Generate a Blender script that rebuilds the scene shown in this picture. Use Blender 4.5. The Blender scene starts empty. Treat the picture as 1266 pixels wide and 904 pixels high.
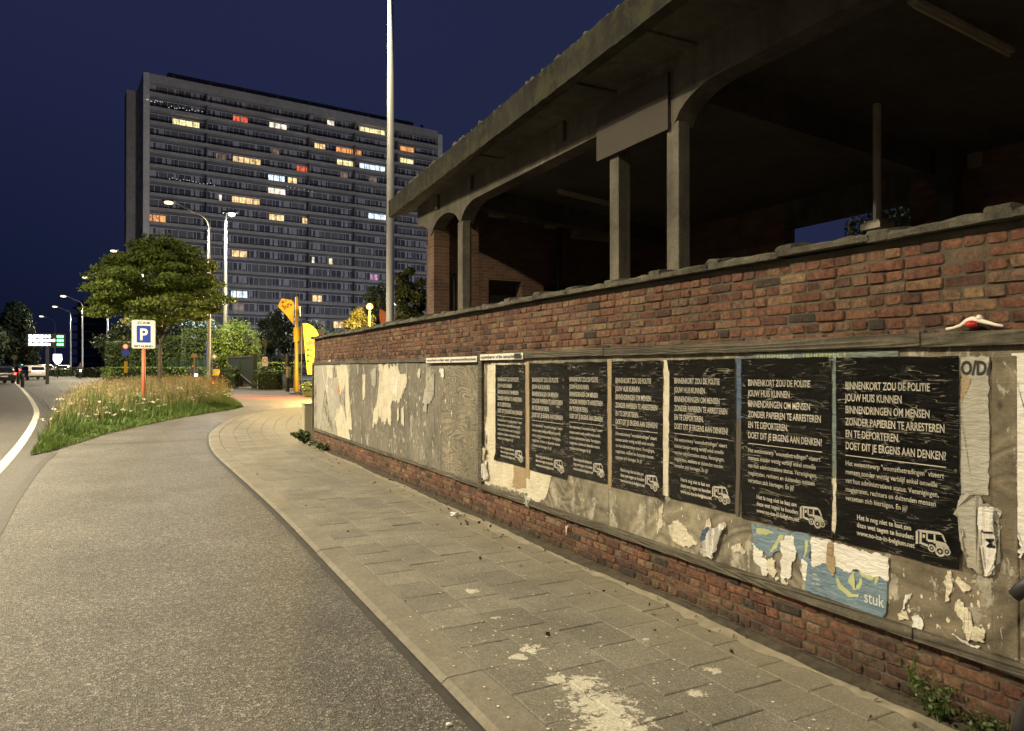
import bpy, bmesh, math, random
import numpy as np
from mathutils import Vector, Matrix

random.seed(7)
rng = np.random.default_rng(11)
scene = bpy.context.scene
COL = scene.collection
R = math.radians

# ------------------------------------------------------------------ camera
F_PX, CU, HV = 890.0, 633.0, 457.0        # focal length in photo pixels, centre column, horizon row
YAW = R(27.3)
SN, CS = math.sin(YAW), math.cos(YAW)
EYE = 1.6
cam_data = bpy.data.cameras.new('camera')
cam = bpy.data.objects.new('camera', cam_data)
COL.objects.link(cam)
cam.location = (0, 0, EYE)
cam.rotation_euler = (R(90) + math.atan(5 / F_PX), 0, -YAW)
cam_data.sensor_width = 36
cam_data.lens = F_PX / 1266 * 36
cam_data.clip_start = 0.05
cam_data.clip_end = 3000
scene.camera = cam

# ------------------------------------------------------------------ colour management
vs = scene.view_settings
vs.view_transform = 'Standard'
vs.look = 'None'
vs.exposure = 0
vs.gamma = 1
scene.cycles.use_denoising = True
scene.cycles.max_bounces = 5
scene.cycles.diffuse_bounces = 3
scene.cycles.glossy_bounces = 2
scene.cycles.transparent_max_bounces = 6
scene.cycles.sample_clamp_indirect = 4
scene.cycles.caustics_reflective = False
scene.cycles.caustics_refractive = False

# ------------------------------------------------------------------ dusk sky (deep blue, no sun left)
world = bpy.data.worlds.new('World')
scene.world = world
world.use_nodes = True
wn, wl = world.node_tree.nodes, world.node_tree.links
for n in list(wn):
    wn.remove(n)
w_out = wn.new('ShaderNodeOutputWorld')
w_bg = wn.new('ShaderNodeBackground')
w_tc = wn.new('ShaderNodeTexCoord')
w_sep = wn.new('ShaderNodeSeparateXYZ')
w_z = wn.new('ShaderNodeValToRGB')
w_side = wn.new('ShaderNodeMapRange')
w_mix = wn.new('ShaderNodeMix')
w_mix.data_type = 'RGBA'
w_mix.blend_type = 'MIX'
wl.new(w_tc.outputs['Generated'], w_sep.inputs[0])
cr = w_z.color_ramp
cr.elements[0].position = 0.0
cr.elements[0].color = (0.0045, 0.0065, 0.019, 1)
cr.elements[1].position = 1.0
cr.elements[1].color = (0.019, 0.026, 0.075, 1)
e = cr.elements.new(0.12); e.color = (0.008, 0.012, 0.038, 1)
e = cr.elements.new(0.40); e.color = (0.017, 0.022, 0.068, 1)
wl.new(w_sep.outputs['Z'], w_z.inputs[0])
# the western half of the sky (towards +X) still holds more of the evening blue
wl.new(w_sep.outputs['X'], w_side.inputs['Value'])
w_side.inputs['From Min'].default_value = -0.15
w_side.inputs['From Max'].default_value = 0.45
w_side.inputs['To Min'].default_value = 0.0
w_side.inputs['To Max'].default_value = 1.0
wl.new(w_side.outputs[0], w_mix.inputs[0])
wl.new(w_z.outputs[0], w_mix.inputs[6])
w_mix.inputs[7].default_value = (0.0175, 0.0232, 0.064, 1)
wl.new(w_mix.outputs[2], w_bg.inputs['Color'])
w_bg.inputs['Strength'].default_value = 0.88
wl.new(w_bg.outputs[0], w_out.inputs[0])

# ------------------------------------------------------------------ lights used by the street lamps
WARM = (1.0, 0.84, 0.55)
WHITE = (0.95, 1.0, 0.92)
ORANGE = (1.0, 0.64, 0.22)
LAMP_W = dict(near=9000, ahead=7800, verge=19000, across=13000, row=14000, led=3600, orange=5200, tall=2600, park=8500)  # across, verge and park drive added fill lamps

def lamp_light(name, loc, watts, colour, radius, parent=None, spot=None):
    ld = bpy.data.lights.new(name, 'SPOT' if spot else 'POINT')
    ld.energy = watts
    ld.color = colour
    ld.shadow_soft_size = radius
    if spot:
        ld.spot_size = R(spot); ld.spot_blend = 0.6
    o = bpy.data.objects.new(name, ld)
    COL.objects.link(o)
    o.location = loc
    if parent:
        o.parent = parent
    return o

# ------------------------------------------------------------------ where things stand
SLOPE_Y, SLOPE = 24.0, 0.008              # the ground rises very gently beyond the corner
def gz(y):
    return SLOPE * max(0.0, y - SLOPE_Y)
def ray(u, v):
    a, b = (u - CU) / F_PX, (HV - v) / F_PX
    return Vector((SN + CS * a, CS - SN * a, b))
def at(u, v, t):
    return Vector((0, 0, EYE)) + ray(u, v) * t
def gp(u, v):
    """point of the ground seen there"""
    d = ray(u, v)
    t = EYE / -d.z if d.z < 0 else 1e9
    if t * d.y > SLOPE_Y:
        t = (EYE + SLOPE * SLOPE_Y) / (SLOPE * d.y - d.z)
    p = Vector((0, 0, EYE)) + d * t
    return p
def gt(u, t):
    """point of the ground in that direction at depth t"""
    d = ray(u, HV)
    return Vector((d.x * t, d.y * t, gz(d.y * t)))
def onX(u, v, X):
    d = ray(u, v); t = X / d.x
    return Vector((X, d.y * t, EYE + d.z * t))
def zh(v, t):
    return EYE + (HV - v) / F_PX * t

# ------------------------------------------------------------------ materials
class NT:
    def __init__(self, name):
        self.m = bpy.data.materials.new(name)
        self.m.use_nodes = True
        self.t = self.m.node_tree
        self.b = self.t.nodes['Principled BSDF']
        self.co = None
    def n(self, typ, **kw):
        x = self.t.nodes.new(typ)
        for k, v in kw.items():
            if k.startswith('i_'):
                x.inputs[k[2:].replace('_', ' ')].default_value = v
            else:
                setattr(x, k, v)
        return x
    def l(self, a, b):
        self.t.links.new(a, b)
    def coord(self, kind='Object', scale=(1, 1, 1)):
        if kind == 'World':
            g = self.n('ShaderNodeNewGeometry'); src = g.outputs['Position']
        else:
            g = self.n('ShaderNodeTexCoord'); src = g.outputs[kind]
        mp = self.n('ShaderNodeMapping'); mp.inputs['Scale'].default_value = scale
        self.l(src, mp.inputs[0])
        return mp.outputs[0]
    def noise(self, co, scale, detail=4, rough=0.55, dist=0.0):
        x = self.n('ShaderNodeTexNoise')
        x.inputs['Scale'].default_value = scale; x.inputs['Detail'].default_value = detail
        x.inputs['Roughness'].default_value = rough; x.inputs['Distortion'].default_value = dist
        self.l(co, x.inputs['Vector'])
        return x.outputs['Fac']
    def voro(self, co, scale, feature='F1', out='Distance'):
        x = self.n('ShaderNodeTexVoronoi'); x.feature = feature
        x.inputs['Scale'].default_value = scale
        self.l(co, x.inputs['Vector'])
        return x.outputs[out]
    def ramp(self, fac, stops):
        x = self.n('ShaderNodeValToRGB'); r = x.color_ramp
        while len(r.elements) < len(stops):
            r.elements.new(0.5)
        for e, (p, c) in zip(r.elements, stops):
            e.position = p
            e.color = (c, c, c, 1) if isinstance(c, (int, float)) else (*c, 1)
        self.l(fac, x.inputs[0])
        return x.outputs[0]
    def mix(self, fac, a, b, mode='MIX'):
        x = self.n('ShaderNodeMix', data_type='RGBA', blend_type=mode)
        for s, i in ((fac, 0), (a, 6), (b, 7)):
            if hasattr(s, 'links'):
                self.l(s, x.inputs[i])
            elif i == 0:
                x.inputs[0].default_value = s
            else:
                x.inputs[i].default_value = (s, s, s, 1) if isinstance(s, (int, float)) else (*s, 1)
        return x.outputs[2]
    def math(self, op, a, b=0.0):
        x = self.n('ShaderNodeMath', operation=op)
        for s, i in ((a, 0), (b, 1)):
            if hasattr(s, 'links'):
                self.l(s, x.inputs[i])
            else:
                x.inputs[i].default_value = s
        return x.outputs[0]
    def bump(self, h, strength=0.3, dist=0.01, prev=None):
        x = self.n('ShaderNodeBump'); x.inputs['Strength'].default_value = strength
        x.inputs['Distance'].default_value = dist
        self.l(h, x.inputs['Height'])
        if prev is not None:
            self.l(prev, x.inputs['Normal'])
        return x.outputs[0]
    def done(self, col=None, rough=None, normal=None, metal=None, spec=None, emit=None, es=0):
        b = self.b
        for s, k in ((col, 'Base Color'), (rough, 'Roughness'), (normal, 'Normal'), (metal, 'Metallic'), (spec, 'Specular IOR Level'), (emit, 'Emission Color')):
            if s is None:
                continue
            if hasattr(s, 'links'):
                self.l(s, b.inputs[k])
            elif isinstance(s, (int, float)):
                b.inputs[k].default_value = s
            else:
                b.inputs[k].default_value = (*s, 1)
        if es:
            b.inputs['Emission Strength'].default_value = es
        return self.m

def plain(name, col, rough=0.6, var=0.25, scale=6.0, bump=0.0, metal=0.0, kind='Object', bscale=40, spec=0.5):
    t = NT(name)
    co = t.coord(kind)
    n = t.noise(co, scale, 5, 0.6)
    c = t.mix(t.ramp(n, [(0.3, 0.0), (0.7, 1.0)]), tuple(x * (1 - var) for x in col), tuple(min(1, x * (1 + var)) for x in col))
    nm = t.bump(t.noise(co, bscale, 3), bump, 0.01) if bump else None
    return t.done(c, rough, nm, metal, spec)

def glow(name, col, strength, var=0.0, scale=2.0):
    t = NT(name)
    e = col
    if var:
        co = t.coord('World', (1, 1, 1))
        n = t.noise(co, scale, 2)
        e = t.mix(t.ramp(n, [(0.35, 0.0), (0.65, 1.0)]), tuple(x * (1 - var) for x in col), col)
    return t.done((0.02, 0.02, 0.02), 0.4, None, 0, 0.5, e, strength)

def asphalt(name, base, chips, patch=0.2, cscale=110):
    t = NT(name)
    co = t.coord('World')
    v = t.voro(co, cscale, 'F1', 'Color')
    sep = t.n('ShaderNodeSeparateColor'); t.l(v, sep.inputs[0])
    chip = t.ramp(sep.outputs[0], [(0.0, 0.35), (0.62, 0.8), (0.86, 1.25), (1.0, chips)])
    big = t.ramp(t.noise(co, 0.8, 6, 0.65), [(0.3, 1 - patch), (0.7, 1 + patch * 0.6)])
    fine = t.ramp(t.noise(co, 18, 4, 0.7), [(0.3, 0.82), (0.7, 1.15)])
    c = t.mix(1.0, t.mix(1.0, base, chip, 'MULTIPLY'), big, 'MULTIPLY')
    c = t.mix(1.0, c, fine, 'MULTIPLY')
    h = t.voro(co, cscale, 'F1')
    nm = t.bump(h, 0.9, 0.006)
    return t.done(c, t.ramp(t.noise(co, 60, 2), [(0.3, 0.5), (0.7, 0.85)]), nm)

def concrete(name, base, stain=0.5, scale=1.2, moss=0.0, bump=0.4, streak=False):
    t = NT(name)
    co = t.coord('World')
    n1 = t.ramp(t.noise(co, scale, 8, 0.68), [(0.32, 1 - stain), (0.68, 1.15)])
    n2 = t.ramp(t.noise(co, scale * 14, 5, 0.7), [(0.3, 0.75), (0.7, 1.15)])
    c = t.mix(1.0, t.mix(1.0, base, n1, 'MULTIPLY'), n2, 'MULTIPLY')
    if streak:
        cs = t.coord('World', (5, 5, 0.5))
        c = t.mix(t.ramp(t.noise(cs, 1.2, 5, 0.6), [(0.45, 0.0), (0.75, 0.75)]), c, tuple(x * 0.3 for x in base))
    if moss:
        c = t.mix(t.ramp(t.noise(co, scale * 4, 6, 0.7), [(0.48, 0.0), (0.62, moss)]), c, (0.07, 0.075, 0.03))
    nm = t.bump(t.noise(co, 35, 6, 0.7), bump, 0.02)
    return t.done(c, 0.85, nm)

M = {}
M['asphalt'] = asphalt('apron_asphalt', (0.101, 0.095, 0.084), 2.8, 0.36, 95)
M['road'] = asphalt('road_asphalt', (0.075, 0.070, 0.064), 1.8, 0.18, 120)
M['cycle_red'] = asphalt('red_cycle_asphalt', (0.23, 0.085, 0.055), 1.5, 0.15, 60)
M['ground'] = plain('dark_ground', (0.04, 0.042, 0.03), 0.95, 0.4, 0.3, kind='World')
M['seam'] = plain('tar_seam', (0.035, 0.032, 0.028), 0.7, 0.3, 8, kind='World')
M['tyre_mark'] = asphalt('worn_asphalt', (0.096, 0.091, 0.083), 2.4, 0.2, 95)
M['kerbstone'] = concrete('kerb_concrete', (0.19, 0.175, 0.14), 0.3, 1.5, 0.0, 0.5)
M['tile_base'] = plain('joint_sand', (0.055, 0.05, 0.038), 0.95, 0.35, 25, 0.4, kind='World')
M['sand'] = plain('sand_dust', (0.27, 0.245, 0.185), 0.95, 0.22, 9, 0.3, kind='World')
M['dirt'] = plain('dirt', (0.05, 0.043, 0.030), 0.95, 0.5, 12, 0.6, kind='World')
def tile_mat(i, base):
    t = NT('paving_tile_%s' % 'abcdef'[i])
    co = t.coord('World')
    n1 = t.ramp(t.noise(co, 1.4, 8, 0.75), [(0.3, 0.60), (0.72, 1.22)])
    v = t.voro(co, 160, 'F1', 'Color')
    sep = t.n('ShaderNodeSeparateColor'); t.l(v, sep.inputs[0])
    n2 = t.ramp(sep.outputs[0], [(0.0, 0.68), (0.6, 0.95), (1.0, 1.5)])
    c = t.mix(1.0, t.mix(1.0, base, n1, 'MULTIPLY'), n2, 'MULTIPLY')
    # dust drifting against the wall
    g = t.n('ShaderNodeNewGeometry'); sp = t.n('ShaderNodeSeparateXYZ'); t.l(g.outputs['Position'], sp.inputs[0])
    w = t.math('ADD', sp.outputs['X'], t.math('MULTIPLY', t.noise(co, 5, 5, 0.7), 0.75))
    c = t.mix(t.ramp(t.math('MULTIPLY', w, 0.25), [(0.74, 0.0), (0.96, 0.6)]), c, (0.31, 0.275, 0.19))
    # pale dried specks
    sk = t.ramp(t.noise(co, 55, 2, 0.5), [(0.73, 0.0), (0.76, 0.5)])
    c = t.mix(sk, c, (0.5, 0.47, 0.38))
    # dried white paint and paste dropped on the slabs
    best = None
    for (u_, v_), r_ in (((744, 872), .30), ((756, 897), .32), ((657, 802), .12), ((641, 812), .09), ((582, 731), .10), ((882, 829), .08), ((690, 840), .12), ((862, 857), .08), ((612, 764), .05), ((720, 845), .2), ((800, 790), .05)):
        p_ = gp(u_, v_)
        sb = t.n('ShaderNodeVectorMath', operation='DISTANCE'); t.l(g.outputs['Position'], sb.inputs[0]); sb.inputs[1].default_value = (p_.x, p_.y, 0)
        q_ = t.math('SUBTRACT', 1.0, t.math('DIVIDE', sb.outputs['Value'], r_))
        best = q_ if best is None else t.math('MAXIMUM', best, q_)
    bm_ = t.math('MULTIPLY', t.math('MAXIMUM', best, 0.0), 0.32)
    pn = t.math('ADD', t.noise(co, 21, 9, 0.76, 0.5), bm_)
    pm = t.ramp(t.math('MULTIPLY', pn, t.math('MINIMUM', t.math('MULTIPLY', bm_, 40.0), 1.0)), [(0.665, 0.0), (0.69, 0.9)])
    c = t.mix(pm, c, t.mix(t.ramp(t.noise(co, 90, 3), [(0.35, 0.0), (0.65, 1.0)]), (0.40, 0.38, 0.30), (0.66, 0.64, 0.56)))
    nm = t.bump(t.noise(co, 130, 4, 0.7), 0.7, 0.008)
    return t.done(c, 0.85, nm)
TILES = [tile_mat(i, b) for i, b in enumerate([(0.182, 0.172, 0.142), (0.192, 0.181, 0.149), (0.168, 0.159, 0.132), (0.208, 0.196, 0.160)])]
def brick_mat(i, base):
    t = NT('brick_clay_%s' % 'abcdefghijkl'[i])
    co = t.coord('World')
    n1 = t.ramp(t.noise(co, 30, 8, 0.78), [(0.32, 0.25), (0.68, 1.65)])
    c = t.mix(1.0, base, n1, 'MULTIPLY')
    c = t.mix(1.0, c, t.ramp(t.noise(co, 1.1, 5, 0.6), [(0.32, 0.6), (0.68, 1.15)]), 'MULTIPLY')
    # lime and cement smears
    c = t.mix(t.ramp(t.noise(co, 9, 6, 0.75), [(0.56, 0.0), (0.68, 0.6)]), c, (0.22, 0.185, 0.14))
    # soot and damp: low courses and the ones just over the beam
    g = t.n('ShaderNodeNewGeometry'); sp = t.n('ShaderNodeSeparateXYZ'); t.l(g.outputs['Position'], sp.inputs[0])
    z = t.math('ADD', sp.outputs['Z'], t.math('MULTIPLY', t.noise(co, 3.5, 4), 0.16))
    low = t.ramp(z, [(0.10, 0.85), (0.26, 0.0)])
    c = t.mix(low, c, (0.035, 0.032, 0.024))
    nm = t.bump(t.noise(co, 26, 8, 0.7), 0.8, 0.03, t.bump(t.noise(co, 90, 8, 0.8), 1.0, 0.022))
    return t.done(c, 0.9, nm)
BR = [brick_mat(i, b) for i, b in enumerate([(0.225, 0.100, 0.064), (0.275, 0.138, 0.084), (0.175, 0.076, 0.053), (0.30, 0.178, 0.105), (0.235, 0.148, 0.100), (0.130, 0.063, 0.047), (0.33, 0.22, 0.13), (0.068, 0.050, 0.042), (0.245, 0.112, 0.070)])]
BR_W = [6, 6, 4, 3.5, 4, 2.5, 1.2, .8, 6]
M['mortar'] = concrete('lime_mortar', (0.115, 0.096, 0.070), 0.5, 3, 0.15, 0.9)
M['coping'] = concrete('coping_concrete', (0.21, 0.195, 0.155), 0.85, 7, 0.5, 1.6)
M['concrete'] = concrete('old_concrete', (0.17, 0.155, 0.125), 0.6, 0.9, 0.0, 0.6, True)
M['concrete_col'] = concrete('column_concrete', (0.20, 0.185, 0.148), 0.6, 2.2, 0.0, 0.6, True)
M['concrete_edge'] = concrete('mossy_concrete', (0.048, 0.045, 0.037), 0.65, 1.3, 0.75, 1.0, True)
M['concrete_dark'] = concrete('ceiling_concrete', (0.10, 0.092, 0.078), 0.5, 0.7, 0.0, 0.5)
M['gravel_roof'] = plain('roof_gravel', (0.17, 0.155, 0.11), 0.95, 0.9, 30, 1.0, kind='World', bscale=30)
M['inner_board'] = plain('grey_board', (0.075, 0.062, 0.055), 0.8, 0.12, 1.0)
M['steel_dark'] = plain('dark_steel', (0.05, 0.05, 0.05), 0.55, 0.2, 5, metal=0.3)
M['steel_galv'] = plain('galvanised_steel', (0.55, 0.56, 0.53), 0.45, 0.10, 3, metal=0.35)
M['white_paint'] = plain('white_coat', (0.72, 0.71, 0.64), 0.45, 0.06, 2)
M['fixture'] = plain('fixture_enamel', (0.42, 0.39, 0.31), 0.5, 0.15, 3)
M['timber'] = None
def wood(name, a, b, sc=(1, 1, 1), grain=7.0, ring=9.0, stainc=None, stain=0.0, bmp=0.25, resid=0.0):
    t = NT(name)
    co = t.coord('World', sc)
    n = t.noise(co, 1.1, 2, 0.45, 0.8)
    r = t.math('FRACT', t.math('MULTIPLY', n, ring))
    r = t.math('ABSOLUTE', t.math('SUBTRACT', t.math('MULTIPLY', r, 2.0), 1.0))
    fib = t.noise(t.coord('World', (30, 3, 60)), 2.2, 4, 0.6)
    f = t.math('ADD', t.math('MULTIPLY', r, 0.62), t.math('MULTIPLY', fib, 0.38))
    c = t.mix(t.ramp(f, [(0.18, 0.0), (0.82, 1.0)]), a, b)
    cw = t.coord('World')
    c = t.mix(1.0, c, t.ramp(t.noise(cw, 1.7, 7, 0.7), [(0.3, 0.5), (0.7, 1.25)]), 'MULTIPLY')
    c = t.mix(1.0, c, t.ramp(t.noise(cw, 24, 6, 0.75), [(0.3, 0.72), (0.7, 1.22)]), 'MULTIPLY')
    if stain:
        c = t.mix(t.ramp(t.noise(cw, 2.6, 8, 0.72), [(0.5, 0.0), (0.66, stain)]), c, stainc)
    if resid:
        rv = t.math('ADD', t.math('MULTIPLY', t.noise(t.coord('World', (1, 3.2, 1.5)), 1.5, 9, 0.74, 0.4), 1.0), t.math('MULTIPLY', t.noise(cw, 0.9, 2), 0.0))
        pc = t.mix(t.ramp(t.noise(cw, 11, 5, 0.7), [(0.35, 0.0), (0.65, 1.0)]), (0.24, 0.23, 0.20), (0.48, 0.45, 0.37))
        c = t.mix(t.ramp(rv, [(0.60 - resid, 0.0), (0.615 - resid, 0.85)]), c, pc)
        rv2 = t.noise(t.coord('World', (1, 2.0, 1.0)), 2.3, 8, 0.72)
        c = t.mix(t.ramp(rv2, [(0.62, 0.0), (0.66, 0.6)]), c, (0.055, 0.06, 0.07))
    # knots
    k = t.ramp(t.voro(t.coord('World', (1, 1.5, 1.0)), 2.4), [(0.035, 0.85), (0.07, 0.0)])
    c = t.mix(k, c, tuple(x * 0.28 for x in a))
    nm = t.bump(t.math('ADD', f, t.noise(cw, 55, 6, 0.75)), bmp * 2.2, 0.010)
    return t.done(c, 0.8, nm)
M['timber'] = wood('weathered_timber', (0.075, 0.066, 0.048), (0.165, 0.148, 0.112), (1, 0.3, 7), ring=14, stainc=(0.05, 0.052, 0.035), stain=0.6, bmp=0.5)
M['timber_pale'] = wood('pale_timber', (0.20, 0.165, 0.10), (0.34, 0.29, 0.19), (1, 5, 0.4), ring=12)
M['ply_a'] = wood('grey_plywood', (0.140, 0.130, 0.108), (0.205, 0.192, 0.162), (1, 2.6, 0.8), ring=12, stainc=(0.26, 0.24, 0.19), stain=0.35, resid=0.03)
M['ply_e'] = wood('pasted_plywood', (0.115, 0.105, 0.085), (0.18, 0.165, 0.135), (1, 2.6, 0.8), ring=12, stainc=(0.28, 0.26, 0.21), stain=0.4, resid=0.14)
M['ply_b'] = wood('figured_plywood', (0.120, 0.106, 0.078), (0.28, 0.255, 0.195), (1, 1.1, 3.4), ring=22, resid=-0.03)
M['ply_c'] = wood('stained_plywood', (0.120, 0.106, 0.078), (0.275, 0.25, 0.19), (1, 1.1, 1.7), ring=13, stainc=(0.33, 0.30, 0.21), stain=0.5, resid=0.05)
M['ply_d'] = wood('brown_plywood', (0.125, 0.104, 0.072), (0.24, 0.205, 0.148), (1, 0.8, 2.2), ring=9, stainc=(0.10, 0.085, 0.06), stain=0.6, resid=0.05)
def paper(name, col, var=0.16, rough=0.75, stainc=(0.25, 0.2, 0.12), stain=0.25):
    t = NT(name)
    co = t.coord('World')
    c = t.mix(t.ramp(t.noise(co, 7, 6, 0.65), [(0.3, 0.0), (0.7, 1.0)]), tuple(x * (1 - var) for x in col), tuple(min(1, x * (1 + var)) for x in col))
    c = t.mix(t.ramp(t.noise(co, 3.1, 7, 0.7), [(0.52, 0.0), (0.7, stain)]), c, stainc)
    nm = t.bump(t.noise(t.coord('World', (1, 1, 3)), 12, 5, 0.6), 0.7, 0.02)
    return t.done(c, rough, nm)
M['paper'] = paper('pasted_paper', (0.58, 0.54, 0.43))
M['paper_grey'] = paper('grey_paper', (0.36, 0.35, 0.31), stain=0.4)
M['paper_white'] = paper('white_paper', (0.66, 0.65, 0.62), 0.1)
M['paper_tan'] = paper('tan_paper', (0.33, 0.25, 0.15))
M['paper_blue'] = paper('blue_poster_paper', (0.135, 0.205, 0.27), 0.15, 0.5, (0.35, 0.38, 0.36), 0.3)
M['paper_navy'] = paper('navy_paper', (0.035, 0.075, 0.15), 0.2, 0.5)
M['paper_teal'] = paper('teal_paper', (0.11, 0.15, 0.14), 0.2, 0.5)
M['ink_lime'] = plain('lime_ink', (0.42, 0.45, 0.24), 0.6, 0.15, 8)
M['ink_pale'] = plain('pale_ink', (0.62, 0.64, 0.58), 0.6, 0.1, 8)
M['ink_black'] = plain('black_ink', (0.015, 0.015, 0.018), 0.5, 0.2, 8)
M['orange_ink'] = plain('orange_ink', (0.55, 0.18, 0.06), 0.6, 0.2, 8)
def poster_mat(name, col, worn):
    t = NT(name)
    co = t.coord('World', (1, 1.1, 9))
    n = t.noise(co, 5.0, 6, 0.72, 0.9)
    n2 = t.noise(t.coord('World', (1, 1.6, 14)), 7.0, 4, 0.7, 1.2)
    sharp = t.ramp(n, [(0.40, 0.0), (0.47, 0.9), (0.50, 1.0), (0.57, 0.15), (0.66, 0.0)])
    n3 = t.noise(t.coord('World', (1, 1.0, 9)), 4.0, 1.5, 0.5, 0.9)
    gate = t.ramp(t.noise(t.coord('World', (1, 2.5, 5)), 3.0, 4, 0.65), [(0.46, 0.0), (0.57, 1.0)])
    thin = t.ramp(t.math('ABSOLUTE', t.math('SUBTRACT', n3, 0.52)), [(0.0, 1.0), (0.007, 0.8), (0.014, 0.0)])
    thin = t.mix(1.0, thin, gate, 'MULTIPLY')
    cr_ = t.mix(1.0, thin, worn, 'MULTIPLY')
    c = t.mix(cr_, col, (0.50, 0.47, 0.38))  # pale lines paint in glints on the creases, along with paper wear
    h = t.math('ADD', t.mix(0.5, sharp, thin), t.math('MULTIPLY', t.noise(t.coord('World'), 28, 4, 0.6), 0.7))
    nm = t.bump(h, 1.0, 0.03)
    return t.done(c, 0.22, nm, 0, 0.5)
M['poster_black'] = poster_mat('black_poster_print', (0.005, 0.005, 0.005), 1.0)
M['poster_text'] = poster_mat('white_poster_print', (0.84, 0.81, 0.72), 0.12)
M['rule_ink'] = plain('rule_ink', (0.5, 0.48, 0.40), 0.5, 0.1, 8)
def leafm(name, dark, light, rough=0.55, trans=0.15):
    t = NT(name)
    g = t.n('ShaderNodeNewGeometry')
    c = t.ramp(g.outputs['Random Per Island'], [(0.0, dark), (0.55, tuple((a + b) / 2 for a, b in zip(dark, light))), (1.0, light)])
    t.b.inputs['Subsurface Weight'].default_value = 0
    m = t.done(c, rough)
    if trans:
        tr = t.n('ShaderNodeBsdfTranslucent'); t.l(c, tr.inputs[0])
        mx = t.n('ShaderNodeMixShader'); mx.inputs[0].default_value = trans
        out = t.t.nodes['Material Output']
        t.l(t.b.outputs[0], mx.inputs[1]); t.l(tr.outputs[0], mx.inputs[2]); t.l(mx.outputs[0], out.inputs[0])
    return m
M['leaf'] = leafm('tree_leaf', (0.07, 0.115, 0.016), (0.27, 0.34, 0.06), trans=0.25)
M['leaf_dark'] = leafm('dark_leaf', (0.012, 0.022, 0.010), (0.045, 0.065, 0.022))
M['leaf_hedge'] = leafm('hedge_leaf', (0.04, 0.075, 0.015), (0.14, 0.20, 0.04))
M['leaf_bright'] = leafm('laurel_leaf', (0.06, 0.11, 0.014), (0.28, 0.40, 0.055))
M['leaf_autumn'] = leafm('lamp_side_leaf', (0.06, 0.07, 0.015), (0.18, 0.16, 0.03))  # orange lamplight is put into this leaf colour
M['grass'] = leafm('grass_blade', (0.045, 0.09, 0.015), (0.15, 0.24, 0.04), trans=0.2)
M['straw'] = leafm('straw_stem', (0.17, 0.14, 0.06), (0.44, 0.37, 0.19), trans=0.2)
M['petal'] = leafm('white_flower', (0.45, 0.44, 0.36), (0.75, 0.72, 0.60), trans=0.1)
M['weed'] = leafm('weed_leaf', (0.03, 0.055, 0.014), (0.12, 0.17, 0.045), trans=0.2)
M['litter'] = leafm('dry_leaf', (0.02, 0.016, 0.011), (0.07, 0.05, 0.03), trans=0)
M['bark'] = plain('bark', (0.13, 0.105, 0.075), 0.9, 0.35, 9, 0.8)

# ------------------------------------------------------------------ object helpers
def link(o, parent=None):
    COL.objects.link(o)
    if parent is not None:
        o.parent = parent
    return o
def tag(o, label=None, cat=None, group=None, kind=None):
    if label: o['label'] = label
    if cat: o['category'] = cat
    if group: o['group'] = group
    if kind: o['kind'] = kind
    return o
def thing(name, label, cat, loc=(0, 0, 0), rz=0.0, group=None):
    o = bpy.data.objects.new(name, None)
    o.empty_display_size = 0.2
    link(o); o.location = loc; o.rotation_euler = (0, 0, rz)
    return tag(o, label, cat, group)
def copy_tree(o, parent=None):
    c = o.copy(); link(c); c.parent = parent
    if o.data is not None and o.type == 'LIGHT':
        c.data = o.data
    for ch in list(o.children):
        copy_tree(ch, c)
    return c

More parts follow.
